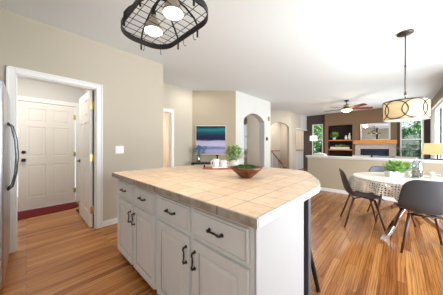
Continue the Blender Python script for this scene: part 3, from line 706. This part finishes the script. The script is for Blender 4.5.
# ------------------------------------------------------------ hall and stair things
bc = thing('bookcase', 'low white bookcase below the hall window through the near arch', 'bookcase', (7.9, 5.8, 0))
bm_ = MB().box(-0.6, -0.57, -0.15, 0.15, 0, 0.95).box(0.57, 0.6, -0.15, 0.15, 0, 0.95).box(-0.6, 0.6, 0.13, 0.15, 0, 0.95)
bm_.build('carcass', M['trim'], bc)
for z in (0.06, 0.36, 0.64, 0.93): MB().box(-0.57, 0.57, -0.15, 0.13, z, z + 0.035).build('shelf', M['trim'], bc)
hr = thing('stair_handrail', 'sloping oak handrail seen through the far arch', 'handrail', (0, 0, 0))
def wp(px, y, z):
    t = (px - 221.5) / 185; return (z * (.725 + .688 * t), z * (.688 - .725 * t), 1.22 - (y - 145.3) * z / 185)
p0 = (7.975, 4.309, 0.955); p1 = (8.398, 3.978, 0.31)
p0 = (8.05, 4.33, 0.93); p1 = (8.48, 4.02, 0.30)
MB().bar(p0, p1, 0.03).build('rail', M['rail'], hr)
for q in (0.05, 0.5, 0.95):
    a = Vector(p0).lerp(Vector(p1), q); MB().bar((a.x, a.y, 0), (a.x, a.y, a.z), 0.015).build('post', M['trim'], hr)
sg = thing('stair_landing_wall', 'white knee wall with oak cap behind the far arch', 'knee wall', (0, 0, 0))
sg['kind'] = 'structure'
k0 = A2 + d2 * 0.20 + n2 * 0.75
MB().prism([(0, 0), (0.5, 0), (0.5, 0.93), (0, 0.93)], lambda u, w: k0 + d2 * u + Vector((0, 0, w)), n2 * 0.08).build('panel', M['wall_white'], sg)
MB().prism([(0, 0.93), (0.5, 0.93), (0.5, 0.97), (0, 0.97)], lambda u, w: k0 + d2 * u - n2 * 0.02 + Vector((0, 0, w)), n2 * 0.12).build('cap', M['rail'], sg)

# ------------------------------------------------------------ dining table and chairs
TC = (3.72, -0.08)
dt = thing('dining_table', 'round pale dining table on crossed chrome legs', 'table', (TC[0], TC[1], 0))
MB().lathe([(0, 0.715), (0.585, 0.715), (0.60, 0.722), (0.60, 0.742), (0.592, 0.75), (0, 0.75)], 64).build('table_top', M['tabletop'], dt)
for k in range(4):
    a = R(156) + k * PI / 2
    off = 0.03 if k % 2 else -0.03
    sx, sy = -math.sin(a) * 0.028, math.cos(a) * 0.028
    p = Vector((0.56 * math.cos(a) + sx, 0.56 * math.sin(a) + sy, 0.0)); q = Vector((-0.46 * math.cos(a) + sx, -0.46 * math.sin(a) + sy, 0.714))
    d = (q - p).normalized(); sd = Vector((-math.sin(a), math.cos(a), 0)); ww, tt = 0.026, 0.045
    up = sd.cross(d).normalized()
    vs = []
    for pt in (p, q):
        for u, v in ((-1, -1), (1, -1), (1, 1), (-1, 1)):
            X = pt + sd * u * ww; X = X + Vector((math.cos(a), math.sin(a), 0)) * v * tt; vs.append(X)
    MB().add(vs, [(3, 2, 1, 0), (4, 5, 6, 7), (0, 1, 5, 4), (1, 2, 6, 5), (2, 3, 7, 6), (3, 0, 4, 7)]).build('leg', M['chrome'], dt, 0.003)

def cloth():
    """square crocheted cloth laid on the round top; overhang drops over the rim"""
    nr, na = 46, 144; Rt = 0.606; half = 0.66; vs = []; uv = []; fs = []
    rot = R(20)
    for j in range(na):
        a = 2 * PI * j / na; ca, sa = math.cos(a - rot), math.sin(a - rot)
        L_ = min(half / max(abs(ca), 1e-6), half / max(abs(sa), 1e-6)); L_ = 0.80 + 0.012 * abs(math.sin(a * 18)) + 0.03 * math.cos(4 * (a - rot))
        for i in range(nr + 1):
            s = (i / nr) ** 0.9 * L_
            if s <= Rt: r = s; z = 0.754
            else:
                over = s - Rt; fold = 0.5 + 0.5 * math.cos(a * 18 + 0.6 * math.sin(a * 5))
                r = Rt + 0.012 * min(1, over / 0.02) + fold * 0.055 * min(1, over / 0.15) + 0.02 * min(1, over / 0.1)
                z = 0.754 - over * 0.97
            vs.append((r * math.cos(a), r * math.sin(a), z)); uv.append((a * 0.62, s, 0))
    for j in range(na):
        for i in range(nr):
            a0 = j * (nr + 1) + i; b0 = ((j + 1) % na) * (nr + 1) + i
            fs.append((a0, a0 + 1, b0 + 1, b0))
    me = bpy.data.meshes.new('tablecloth'); me.from_pydata(vs, [], fs)
    at = me.attributes.new('lace_uv', 'FLOAT_VECTOR', 'POINT')
    for k, u in enumerate(uv): at.data[k].vector = u
    for p in me.polygons: p.use_smooth = True
    me.materials.append(M['lace'])
    o = bpy.data.objects.new('tablecloth', me); COL.objects.link(o); o.location = (TC[0], TC[1], 0)
    tag(o, 'cream crocheted lace tablecloth draped over the dining table', 'tablecloth')
cloth()

def make_chair():
    c = thing('dining_chair', 'chair', 'chair', (0, 0, 0), 0, 'charcoal shell dining chairs')
    prof = [(0.245, 0.425, 0.13, 0.0), (0.235, 0.440, 0.19, 0.004), (0.19, 0.452, 0.222, 0.012), (0.10, 0.452, 0.236, 0.022), (0.0, 0.446, 0.24, 0.032), (-0.09, 0.442, 0.242, 0.045),
            (-0.155, 0.455, 0.243, 0.06), (-0.20, 0.495, 0.244, 0.07), (-0.225, 0.56, 0.244, 0.066), (-0.245, 0.64, 0.240, 0.058), (-0.262, 0.72, 0.232, 0.05), (-0.275, 0.785, 0.212, 0.04), (-0.283, 0.825, 0.175, 0.026), (-0.287, 0.845, 0.12, 0.012)]
    nu = 14; vs = []; fs = []
    for i, (x, z, hw, cu) in enumerate(prof):
        a = prof[max(i - 1, 0)]; b = prof[min(i + 1, len(prof) - 1)]
        tx, tz = b[0] - a[0], b[1] - a[1]; l = math.hypot(tx, tz); nx, nz = tz / l, -tx / l    # towards the sitter
        for k in range(nu + 1):
            s = -1 + 2 * k / nu
            vs.append((x + nx * cu * s * s, hw * s, z + nz * cu * s * s))
    for i in range(len(prof) - 1):
        for k in range(nu): q = i * (nu + 1) + k; fs.append((q, q + 1, q + nu + 2, q + nu + 1))
    MB().add(vs, fs, True).build('seat_shell', M['seat'], c, solid=0.014, subsurf=1)
    for sx, fx in ((0.13, 0.235), (-0.12, -0.245)):
        for sy in (-1, 1):
            MB().bar((sx, sy * 0.14, 0.425), (fx, sy * 0.235, 0.0), 0.016, 0.011).build('leg', M['walnut'], c)
    f = MB()
    for p, q in (((0.13, -0.14), (0.13, 0.14)), ((-0.12, -0.14), (-0.12, 0.14)), ((0.13, 0.14), (-0.12, -0.14)), ((0.13, -0.14), (-0.12, 0.14))):
        f.bar((p[0], p[1], 0.42), (q[0], q[1], 0.42), 0.009)
    f.build('seat_frame', M['black'], c)
    return c
proto = make_chair()
chairs = [((3.215, -0.215), 12, 'charcoal shell dining chair nearest the camera seen from behind'),
          ((3.56, 0.40), -73, 'charcoal shell dining chair on the left side of the table seen in profile'),
          ((4.15, 0.095), 198, 'charcoal shell dining chair at the far side of the table near the half wall')]
for i, (p, rz, lab) in enumerate(chairs):
    o = proto if i == 0 else copy_tree(proto)
    o.location = (p[0], p[1], 0); o.rotation_euler = (0, 0, R(rz)); o['label'] = lab

# table top things
pt = thing('planter_box', 'long white planter of bright green leaves on the dining table', 'planter', (3.81, 0.0, 0.757), R(-46))
MB().box(-0.15, 0.15, -0.05, 0.05, 0, 0.075).box(-0.155, 0.155, -0.055, 0.055, 0.065, 0.08).build('box', M['ceramic'], pt, 0.004)
foliage(MB(), (0, 0, 0.135), 0.18, 0.10, 0.07, 380, 0.055, 0.03, 0.4, 61, 0.2).build('foliage', M['leaf_bright'], pt)
foliage(MB(), (0, 0, 0.11), 0.17, 0.08, 0.05, 120, 0.05, 0.03, 0.4, 62, 0.1).build('undergrowth', M['leaf'], pt)
jr = thing('glass_cloche', 'clear glass bell jar with pinecones beside the planter on the dining table', 'jar', (3.81, -0.205, 0.757))
MB().lathe([(0, 0), (0.062, 0), (0.062, 0.012), (0, 0.012)], 28).build('base', M['silver'], jr)
MB().lathe([(0.055, 0.013), (0.056, 0.17), (0.048, 0.215), (0.028, 0.243), (0.008, 0.252)], 28).build('dome', M['glass'], jr, solid=0.003)
MB().lathe([(0.004, 0.252), (0.009, 0.258), (0.014, 0.272), (0.009, 0.286), (0, 0.289)], 14).build('knob', M['glass'], jr)
pcs = MB()
for (x, y, z, r) in ((-.022, .008, .045, .027), (.024, -.012, .043, .026), (.0, .02, .09, .027), (.008, -.02, .125, .02)):
    pcs.lathe([(0.002, -r * 1.2), (r * .8, -r * .6), (r, 0), (r * .7, r * .7), (0.002, r * 1.3)], 10, (x, y, z))
    foliage(pcs, (x, y, z), r, r, r * 1.2, 26, 0.014, 0.012, 0, 70, 0.8)
pcs.build('pinecones', M['pinecone'], jr)
sl = thing('silver_dish', 'small footed silver dish right of the bell jar on the dining table', 'dish', (3.99, -0.36, 0.757))
MB().lathe([(0, 0), (0.04, 0), (0.04, 0.006), (0.012, 0.012), (0.012, 0.03), (0.05, 0.04), (0.085, 0.055), (0.082, 0.06), (0.045, 0.046), (0, 0.042)], 28).build('dish_body', M['chrome'], sl)
MB().lathe([(0, 0.045), (0.03, 0.05), (0.03, 0.075), (0.001, 0.085)], 14).build('candle', M['ceramic'], sl)

# drum pendant
pd = thing('drum_pendant', 'drum pendant lamp with overlapping ring pattern above the dining table', 'lamp', (3.52, -0.08, 0))
MB().lathe([(0, H - 0.001), (0.085, H - 0.001), (0.085, H - 0.018), (0.072, H - 0.028), (0.012, H - 0.034), (0, H - 0.034)], 28).build('ceiling_canopy', M['bronze'], pd)
MB().bar((0, 0, H - 0.03), (0, 0, 1.93), 0.0075).tube([(0, 0, 2.30), (0, 0, 2.28)], 0.011, 10).tube([(0, 0, 1.93), (0, 0, 1.88)], 0.013, 10).build('stem', M['bronze'], pd)
rr = 0.222; zb, zt = 1.565, 1.808
MB().lathe([(rr, zb), (rr, zt)], 56).build('drum_shade', M['drum'], pd, solid=0.004)
MB().lathe([(0, zb + 0.01), (rr - 0.004, zb + 0.01), (rr - 0.004, zb + 0.014), (0, zb + 0.014)], 48).build('diffuser', M['drumliner'], pd)
for z in (zb, zt): MB().lathe([(rr - 0.004, z - 0.006), (rr + 0.008, z - 0.006), (rr + 0.008, z + 0.006), (rr - 0.004, z + 0.006), (rr - 0.004, z - 0.006)], 56).build('rim', M['chrome'] if z == zb else M['bronze'], pd)
MB().bar((-rr, 0, zt - 0.004), (rr, 0, zt - 0.004), 0.004).bar((0, -rr, zt - 0.004), (0, rr, zt - 0.004), 0.004).bar((0, 0, 1.90), (0, 0, zt - 0.01), 0.007).build('spider_frame', M['bronze'], pd)
NC = 7; zc = (zb + zt) / 2; rc = 0.117
for k in range(NC):
    a0 = R(178.7) + PI / NC + 2 * PI * k / NC; path = []
    for i in range(40):
        w = 2 * PI * i / 40; a = a0 + rc * 1.10 * math.cos(w) / rr; path.append(((rr + 0.007) * math.cos(a), (rr + 0.007) * math.sin(a), zc + rc * math.sin(w)))
    MB().tube(path, 0.0056, 6, closed=True).build('ring', M['bronze'], pd)
point('pendant_glow', (3.52, -0.08, 1.86), 5, (1.0, 0.82, 0.58), 0.05)

# ------------------------------------------------------------ pot rack with two spot bulbs
PRX, PRY, PRZ = 0.73, 1.325, 2.15
pr = thing('pot_rack', 'black oval hanging pot rack with wire grid above the island', 'pot rack', (PRX, PRY, PRZ))
def rrect(hx, hy, r, n=10):
    out = []
    for cx, cy, a0 in ((hx - r, hy - r, 0), (-hx + r, hy - r, 90), (-hx + r, -hy + r, 180), (hx - r, -hy + r, 270)):
        for i in range(n + 1): a = R(a0 + 90 * i / n); out.append((cx + r * math.cos(a), cy + r * math.sin(a)))
    return out
hx, hy, rr_ = 0.225, 0.385, 0.175
ring = rrect(hx, hy, rr_); ins = rrect(hx - 0.006, hy - 0.006, rr_ - 0.006); m = len(ring)
vs = [(x, y, 0.0) for x, y in ring] + [(x, y, 0.048) for x, y in ring] + [(x, y, 0.0) for x, y in ins] + [(x, y, 0.048) for x, y in ins]
fs = []
for i in range(m):
    j = (i + 1) % m; fs += [(i, j, m + j, m + i), (2 * m + j, 2 * m + i, 3 * m + i, 3 * m + j), (m + i, m + j, 3 * m + j, 3 * m + i), (j, i, 2 * m + i, 2 * m + j)]
MB().add(vs, fs).build('band', M['iron'], pr)
def half_extent(v, hv, hu):
    """half extent along u at coordinate v of the rounded rectangle"""
    if abs(v) <= hv - rr_: return hu
    d = abs(v) - (hv - rr_); return hu - rr_ + math.sqrt(max(0, rr_ ** 2 - d * d))
g = MB()
x = -0.17
while x < 0.18: e = half_extent(x, hx, hy) - 0.004; g.bar((x, -e, 0.040), (x, e, 0.040), 0.0026, n=6); x += 0.085
y = -0.34
while y < 0.35: e = half_extent(y, hy, hx) - 0.004; g.bar((-e, y, 0.035), (e, y, 0.035), 0.0026, n=6); y += 0.068
g.build('wire_grid', M['iron'], pr)
HB = 0.24
for (x, y) in ((hx, 0.14), (-hx, 0.14), (hx, -0.14), (-hx, -0.14), (0, hy), (0, -hy)):
    path = [(x * 1.03, y * (1.015 if x == 0 else 1), -0.045), (x * 1.035, y * (1.02 if x == 0 else 1), 0.0), (x * 1.02, y, 0.055), (x * 0.90, y * 0.95, 0.10), (x * 0.62, y * 0.75, 0.165), (x * 0.3, y * 0.4, HB - 0.01), (0, 0, HB)]
    MB().tube(path, [0.008, 0.008, 0.008, 0.008, 0.008, 0.007, 0.007], 8).build('strap', M['iron'], pr)
MB().lathe([(0, HB - 0.03), (0.03, HB - 0.025), (0.045, HB), (0.03, HB + 0.03), (0.012, HB + 0.04), (0.012, H - PRZ - 0.03), (0.06, H - PRZ - 0.02), (0.065, H - PRZ - 0.001), (0, H - PRZ - 0.001)], 20).build('hub', M['iron'], pr)
def hook():
    return MB().tube([(0, 0, 0.05), (0.004, 0, 0.058), (0.012, 0, 0.05), (0.012, 0, -0.02), (0.018, 0, -0.034), (0.03, 0, -0.036), (0.038, 0, -0.026)], 0.0025, 6)
hk = None
for (x, y, a) in ((hx, 0.06, 0), (hx, -0.08, 0), (0.03, hy, 90), (0.165, 0.345, 45)):
    mb = hook(); ca, sa = math.cos(R(a)), math.sin(R(a)); mb.v = [(x + vx * ca - vy * sa, y + vx * sa + vy * ca, vz) for vx, vy, vz in mb.v]
    mb.build('hook', M['iron'], pr)
for by in (0.15, -0.15):
    MB().tube([(0, 0, HB), (0, by * 0.5, HB - 0.01), (0, by * 0.92, HB - 0.04), (0, by, HB - 0.09)], 0.009, 8).build('light_arm', M['iron'], pr)
    MB().lathe([(0.0, 0.175), (0.020, 0.172), (0.021, 0.135), (0.018, 0.13)], 18, (0, by, 0.015)).build('socket', M['iron'], pr)
    bb = MB().lathe([(0.019, 0.142), (0.026, 0.118), (0.050, 0.075), (0.068, 0.035), (0.075, 0.015), (0.070, 0.006)], 28, (0, by, 0.015)).build('reflector', M['bulbbody'], pr)
    sl_ = bpy.data.lights.new('bulb_light', 'SPOT'); sl_.energy = 17; sl_.color = (1.0, 0.90, 0.78); sl_.spot_size = R(118); sl_.spot_blend = 0.7; sl_.shadow_soft_size = 0.05
    slo = bpy.data.objects.new('bulb_light', sl_); COL.objects.link(slo); slo.location = (PRX, PRY + by, PRZ - 0.02)
    MB().lathe([(0.0705, 0.007), (0.055, -0.004), (0.025, -0.011), (0.0, -0.013)], 28, (0, by, 0.015)).build('bulb_face', M['bulb'], bb)

# ------------------------------------------------------------ ceiling fan
fn = thing('ceiling_fan', 'ceiling fan with dark red blades and lit bowl in the living room', 'fan', (7.42, 1.23, 0))
MB().lathe([(0, H - 0.001), (0.07, H - 0.001), (0.065, H - 0.03), (0.03, H - 0.06), (0, H - 0.06)], 24).build('canopy', M['bronze'], fn)
MB().bar((0, 0, H - 0.05), (0, 0, 2.58), 0.012).build('downrod', M['bronze'], fn)
MB().lathe([(0, 2.60), (0.05, 2.59), (0.095, 2.56), (0.10, 2.50), (0.085, 2.465), (0.05, 2.45), (0, 2.45)], 28).build('motor', M['bronze'], fn)
MB().lathe([(0.101, 2.545), (0.104, 2.54), (0.104, 2.52), (0.101, 2.515)], 28).build('motor_band', M['brass'], fn)
MB().lathe([(0.05, 2.45), (0.055, 2.43), (0.155, 2.415), (0.16, 2.41), (0.135, 2.375), (0.09, 2.35), (0.0, 2.335)], 28).build('light_bowl', M['fanbowl'], fn)
for k in range(5):
    a = R(12 + 72 * k); ca, sa = math.cos(a), math.sin(a)
    pts = [(0.16, -0.05), (0.30, -0.07), (0.68, -0.078), (0.74, -0.06), (0.76, 0), (0.74, 0.06), (0.68, 0.078), (0.30, 0.07), (0.16, 0.05)]
    bl = MB().prism(pts, lambda u, v: (u * ca - v * sa, u * sa + v * ca, 2.445 - v * 0.25), (0, 0, 0.008)).build('blade', M['blade'], fn)
    MB().prism([(0.08, -0.02), (0.22, -0.035), (0.22, 0.035), (0.08, 0.02)], lambda u, v: (u * ca - v * sa, u * sa + v * ca, 2.438 - v * 0.25), (0, 0, 0.006)).build('blade_bracket', M['bronze'], bl)
point('fan_glow', (7.42, 1.23, 2.26), 16, (1.0, 0.80, 0.55), 0.1)
# narrow accent light on the breast (fan bowl also lights it)

# ------------------------------------------------------------ fireplace wall
fp = thing('fireplace', 'pale stone fireplace with black electric insert', 'fireplace', (CX, 0.70, 0))
w = MB().box(-0.06, 0.10, -0.68, 0.63, 1.06, 1.275).box(-0.06, 0.10, -0.68, -0.46, 0, 1.06).box(-0.06, 0.10, 0.43, 0.63, 0, 1.06).box(-0.06, 0.10, -0.46, 0.43, 0, 0.55)
w.build('surround', M['stone'], fp, 0.003)
MB().box(0.02, 0.10, -0.46, 0.43, 0.55, 1.06).build('firebox', M['insert'], fp)
f = MB().box(-0.07, -0.04, -0.47, 0.44, 1.00, 1.07).box(-0.07, -0.04, -0.47, 0.44, 0.54, 0.60).box(-0.07, -0.04, -0.47, -0.41, 0.60, 1.00).box(-0.07, -0.04, 0.38, 0.44, 0.60, 1.00)
f.build('insert_frame', M['insert'], fp, 0.003)
MB().box(-0.05, -0.045, -0.41, 0.38, 0.60, 1.00).build('insert_glass', M['fireglass'], fp)
tag(MB().box(-0.17, 0.0, -0.70, 0.68, 0.0, 0.155).build('mantel_shelf', M['mantel'], None, 0.006, (CX, 0.70, 1.277)), 'thick orange wood mantel beam over the fireplace', 'mantel')
mr = thing('wall_mirror', 'wide silver framed mirror leaning above the mantel', 'mirror', (CX - 0.03, 0.65, 1.434))
MB().box(-0.005, 0.01, -0.42, 0.47, 0.03, 0.66).build('mirror_glass', M['mirror'], mr)
f = MB().box(-0.02, 0.012, -0.46, -0.41, 0, 0.70).box(-0.02, 0.012, 0.45, 0.50, 0, 0.70).box(-0.02, 0.012, -0.41, 0.45, 0, 0.045).box(-0.02, 0.012, -0.41, 0.45, 0.65, 0.70)
f.build('frame', M['silver'], mr, 0.003)
# niche shelves
for z, lab in ((1.42, 'upper orange wood shelf in the dark niche'), (0.985, 'lower orange wood shelf in the dark niche')):
    tag(MB().box(-0.02, 0.22, -0.468, 0.468, 0, 0.055).build('niche_shelf', M['shelfw'], None, 0.002, (CX + 0.02, 1.92, z)), lab, 'shelf', 'niche shelves')
np_ = thing('shelf_plant', 'small leafy plant in a white pot on the upper niche shelf', 'plant', (CX + 0.10, 2.17, 1.4755))
MB().lathe([(0, 0), (0.055, 0), (0.075, 0.13), (0.068, 0.13), (0.06, 0.09), (0, 0.09)], 18).build('pot', M['ceramic'], np_)
foliage(MB(), (0, 0, 0.22), 0.17, 0.17, 0.11, 220, 0.09, 0.06, 0.4, 81, 0.1).build('foliage', M['leaf_bright'], np_)
for y, h, lab in ((1.70, 0.20, 'shorter white vase on the upper niche shelf'), (1.56, 0.30, 'taller white vase at the right end of the upper niche shelf')):
    tag(MB().lathe([(0, 0), (0.04, 0), (0.055, h * .3), (0.05, h * .6), (0.025, h * .85), (0.03, h), (0.022, h), (0.018, h * .85), (0, h * .8)], 18).build('white_vase', M['ceramic'], None, 0, (CX + 0.10, y, 1.4755)), lab, 'vase', 'white vases')
lp = thing('shelf_planter', 'long white planter with low greenery on the lower niche shelf', 'planter', (CX + 0.10, 1.94, 1.0405))
MB().box(-0.06, 0.06, -0.38, 0.38, 0, 0.10).build('box', M['ceramic'], lp, 0.005)
foliage(MB(), (0, 0, 0.12), 0.06, 0.38, 0.045, 160, 0.06, 0.04, 0.6, 83, 0).build('foliage', M['leaf_bright'], lp)

# roman shade over the wide window
rs = thing('roman_shade', 'taupe roman shade folded at the top of the right window', 'window shade', (7.5, RY + 0.03, 0))
MB().box(-1.65, 1.72, -0.02, 0.02, 2.60, 2.72).build('headrail', M['shade'], rs)
for k in range(4): MB().prism([(0, 2.62 - k * 0.055), (0.03 + 0.012 * k, 2.57 - k * 0.055), (0.05 + 0.01 * k, 2.50 - k * 0.05), (0.0, 2.53 - k * 0.05)], lambda u, w: (-1.65, u, w), (3.37, 0, 0)).build('fold', M['shade'], rs, 0.005)

# lamps
fl = thing('floor_lamp', 'white drum shade lamp by the narrow left window', 'lamp', (8.6, 2.64, 0))
MB().lathe([(0, 0), (0.13, 0), (0.13, 0.02), (0.012, 0.03), (0.012, 1.42), (0, 1.42)], 20).build('pole', M['bronze'], fl)
MB().lathe([(0.15, 1.41), (0.14, 1.63)], 32).build('shade', M['whiteshade'], fl, solid=0.004)
tl = thing('table_lamp', 'lamp with wide amber rectangular shade on the half wall cap', 'lamp', (5.545, -0.575, 0.9355), 0)
MB().box(-0.045, 0.045, -0.09, 0.09, 0, 0.022).build('base', M['bronze'], tl, 0.004)
MB().bar((0, 0, 0.02), (0, 0, 0.18), 0.012).build('stem', M['bronze'], tl)
a0, a1, b0, b1, z0, z1 = 0.09, 0.08, 0.205, 0.185, 0.105, 0.325
vs = [(-a0, -b0, z0), (a0, -b0, z0), (a0, b0, z0), (-a0, b0, z0), (-a1, -b1, z1), (a1, -b1, z1), (a1, b1, z1), (-a1, b1, z1)]
MB().add(vs, [(0, 1, 5, 4), (1, 2, 6, 5), (2, 3, 7, 6), (3, 0, 4, 7)]).build('shade', M['lampshade'], tl, solid=0.004)
tag(MB().box(-0.04, 0.04, -0.03, 0.03, 0, 0.075).box(-0.03, 0.03, -0.022, 0.022, 0.075, 0.082).build('speaker_box', M['black'], None, 0.006, (5.57, -0.425, 0.9355)), 'small black box on the half wall cap left of the amber lamp', 'speaker')

# sofa and armchair behind the half wall
so = thing('sofa', 'cream sofa behind the half wall with only its back showing', 'sofa', (6.35, 0.45, 0))
MB().box(-0.55, 0.45, -0.95, 0.95, 0.10, 0.42).build('base', M['sofa'], so, 0.04)
MB().box(-0.55, -0.30, -0.95, 0.95, 0.42, 0.84).build('backrest', M['sofa'], so, 0.06, segs=3)
for s in (-1, 1): MB().box(-0.50, 0.45, s * 0.95 - 0.09, s * 0.95 + 0.09, 0.10, 0.62).build('armrest', M['sofa'], so, 0.05)
for y in (-0.47, 0.47): MB().box(-0.29, 0.45, y - 0.42, y + 0.42, 0.42, 0.56).build('seat_cushion', M['sofa'], so, 0.04)
for sx in (-0.48, 0.38):
    for sy in (-0.9, 0.9): MB().box(sx - 0.03, sx + 0.03, sy - 0.03, sy + 0.03, 0, 0.10).build('foot', M['walnut'], so)
def cushion(loc, rz, m, label, w=0.44):
    mb = MB(); vs = []; n = 8
    for s in (-1, 1):
        for i in range(n + 1):
            for j in range(n + 1):
                u, v = -1 + 2 * i / n, -1 + 2 * j / n; th = 0.07 * ((1 - u ** 4) * (1 - v ** 4)) ** 0.5
                vs.append((s * th, u * w / 2 * (1 - .06 * (1 - v * v)), v * w / 2 * (1 - .06 * (1 - u * u)) + w / 2))
    fs = [(o + i * (n + 1) + j, o + i * (n + 1) + j + 1, o + (i + 1) * (n + 1) + j + 1, o + (i + 1) * (n + 1) + j) for o in (0, (n + 1) ** 2) for i in range(n) for j in range(n)]
    o = mb.add(vs, fs, True).build('cushion', m, None, 0, loc); o.rotation_euler = (0, R(-8), rz)
    tag(o, label, 'cushion', 'sofa cushions')
cushion((6.24, 0.70, 0.565), 0.05, M['sofa'], 'cream cushion at the left on the sofa', 0.40)
cushion((6.24, 0.26, 0.565), -0.05, M['cushion'], 'blue grey cushion in the middle of the sofa', 0.40)
cushion((6.24, -0.16, 0.565), 0.04, M['sofa'], 'cream cushion at the right on the sofa', 0.40)
ac = thing('armchair', 'white slipcovered armchair below the narrow window', 'armchair', (7.35, 1.86, 0), R(-20))
MB().box(-0.38, 0.36, -0.36, 0.36, 0.08, 0.44).build('base', M['linen'], ac, 0.05)
MB().prism([(-0.36, 0.44), (0.36, 0.44), (0.34, 0.80), (0.18, 0.93), (0.0, 0.97), (-0.18, 0.93), (-0.34, 0.80)], lambda u, w: (-0.38, u, w), (0.16, 0, 0)).build('backrest', M['linen'], ac, 0.04)
for s in (-1, 1): MB().box(-0.32, 0.34, s * 0.36 - 0.07, s * 0.36 + 0.07, 0.08, 0.60).build('armrest', M['linen'], ac, 0.05)
for sx in (-0.32, 0.30):
    for sy in (-0.30, 0.30): MB().box(sx - 0.025, sx + 0.025, sy - 0.025, sy + 0.025, 0, 0.08).build('foot', M['walnut'], ac)

# indoor plant by the right window
ip = thing('palm_plant', 'dark green potted palm in front of the tall right window', 'plant', (9.55, -0.30, 0))
MB().lathe([(0, 0), (0.15, 0), (0.19, 0.32), (0.17, 0.32), (0.15, 0.28), (0, 0.28)], 24).build('pot', M['ceramic'], ip)
fd = MB(); rnd = random.Random(5)
for k in range(24):
    a = rnd.uniform(0, 2 * PI); rch = rnd.uniform(0.12, 0.36); top = rnd.uniform(0.75, 1.28)
    prev = Vector((0, 0, 0.3))
    for i in range(1, 9):
        s = i / 8; p = Vector((math.cos(a) * rch * s ** 1.6, math.sin(a) * rch * s ** 1.6, 0.3 + (top - 0.3) * (1 - (1 - s) ** 1.7)))
        fd.bar(prev, p, 0.004, n=4)
        if i > 3:
            for sd in (-1, 1):
                d = Vector((-math.sin(a) * sd + math.cos(a) * .7, math.cos(a) * sd + math.sin(a) * .7, 0.25)); fd.leaf(p, d, 0.17 * (1.2 - s * .5), 0.035)
        prev = p
fd.build('fronds', M['tree_dark'], ip)

# ------------------------------------------------------------ outdoors
struct('ground_lawn', MB().box(10.4, 30, -16, 16, -0.6, -0.5), M['lawn'], 'green lawn outside the windows')
def tree(name, label, loc, h, r, m, seed, group='garden trees'):
    t = thing(name, label, 'tree', loc, 0, group)
    MB().tube([(0, 0, 0), (0.05, 0.02, h * .3), (0, 0.05, h * .6)], [0.12, 0.10, 0.06], 8).build('trunk', M['bark'], t)
    f = MB(); rnd = random.Random(seed)
    for k in range(9):
        a = rnd.uniform(0, 2 * PI); q = rnd.uniform(0, r * .6)
        foliage(f, (q * math.cos(a), q * math.sin(a), h * rnd.uniform(.3, .95)), r * .55, r * .55, h * .2, 260, 0.24, 0.13, 0.2, seed * 31 + k, 0.1)
    f.build('crown', m, t)
tree('garden_tree', 'leafy green tree outside the narrow left window', (14.6, 4.2, -0.5), 4.2, 1.8, M['tree'], 1)
tree('garden_tree', 'leafy green tree outside the tall right window', (14.6, -1.4, -0.5), 4.4, 1.5, M['tree'], 2)
tree('garden_shrub', 'dark green shrub outside the tall right window', (11.9, -0.45, -0.5), 2.2, 1.0, M['tree_dark'], 3, 'garden shrubs')
tree('garden_shrub', 'dark green shrub outside the narrow left window', (12.0, 3.0, -0.5), 2.0, 1.0, M['tree_dark'], 4, 'garden shrubs')
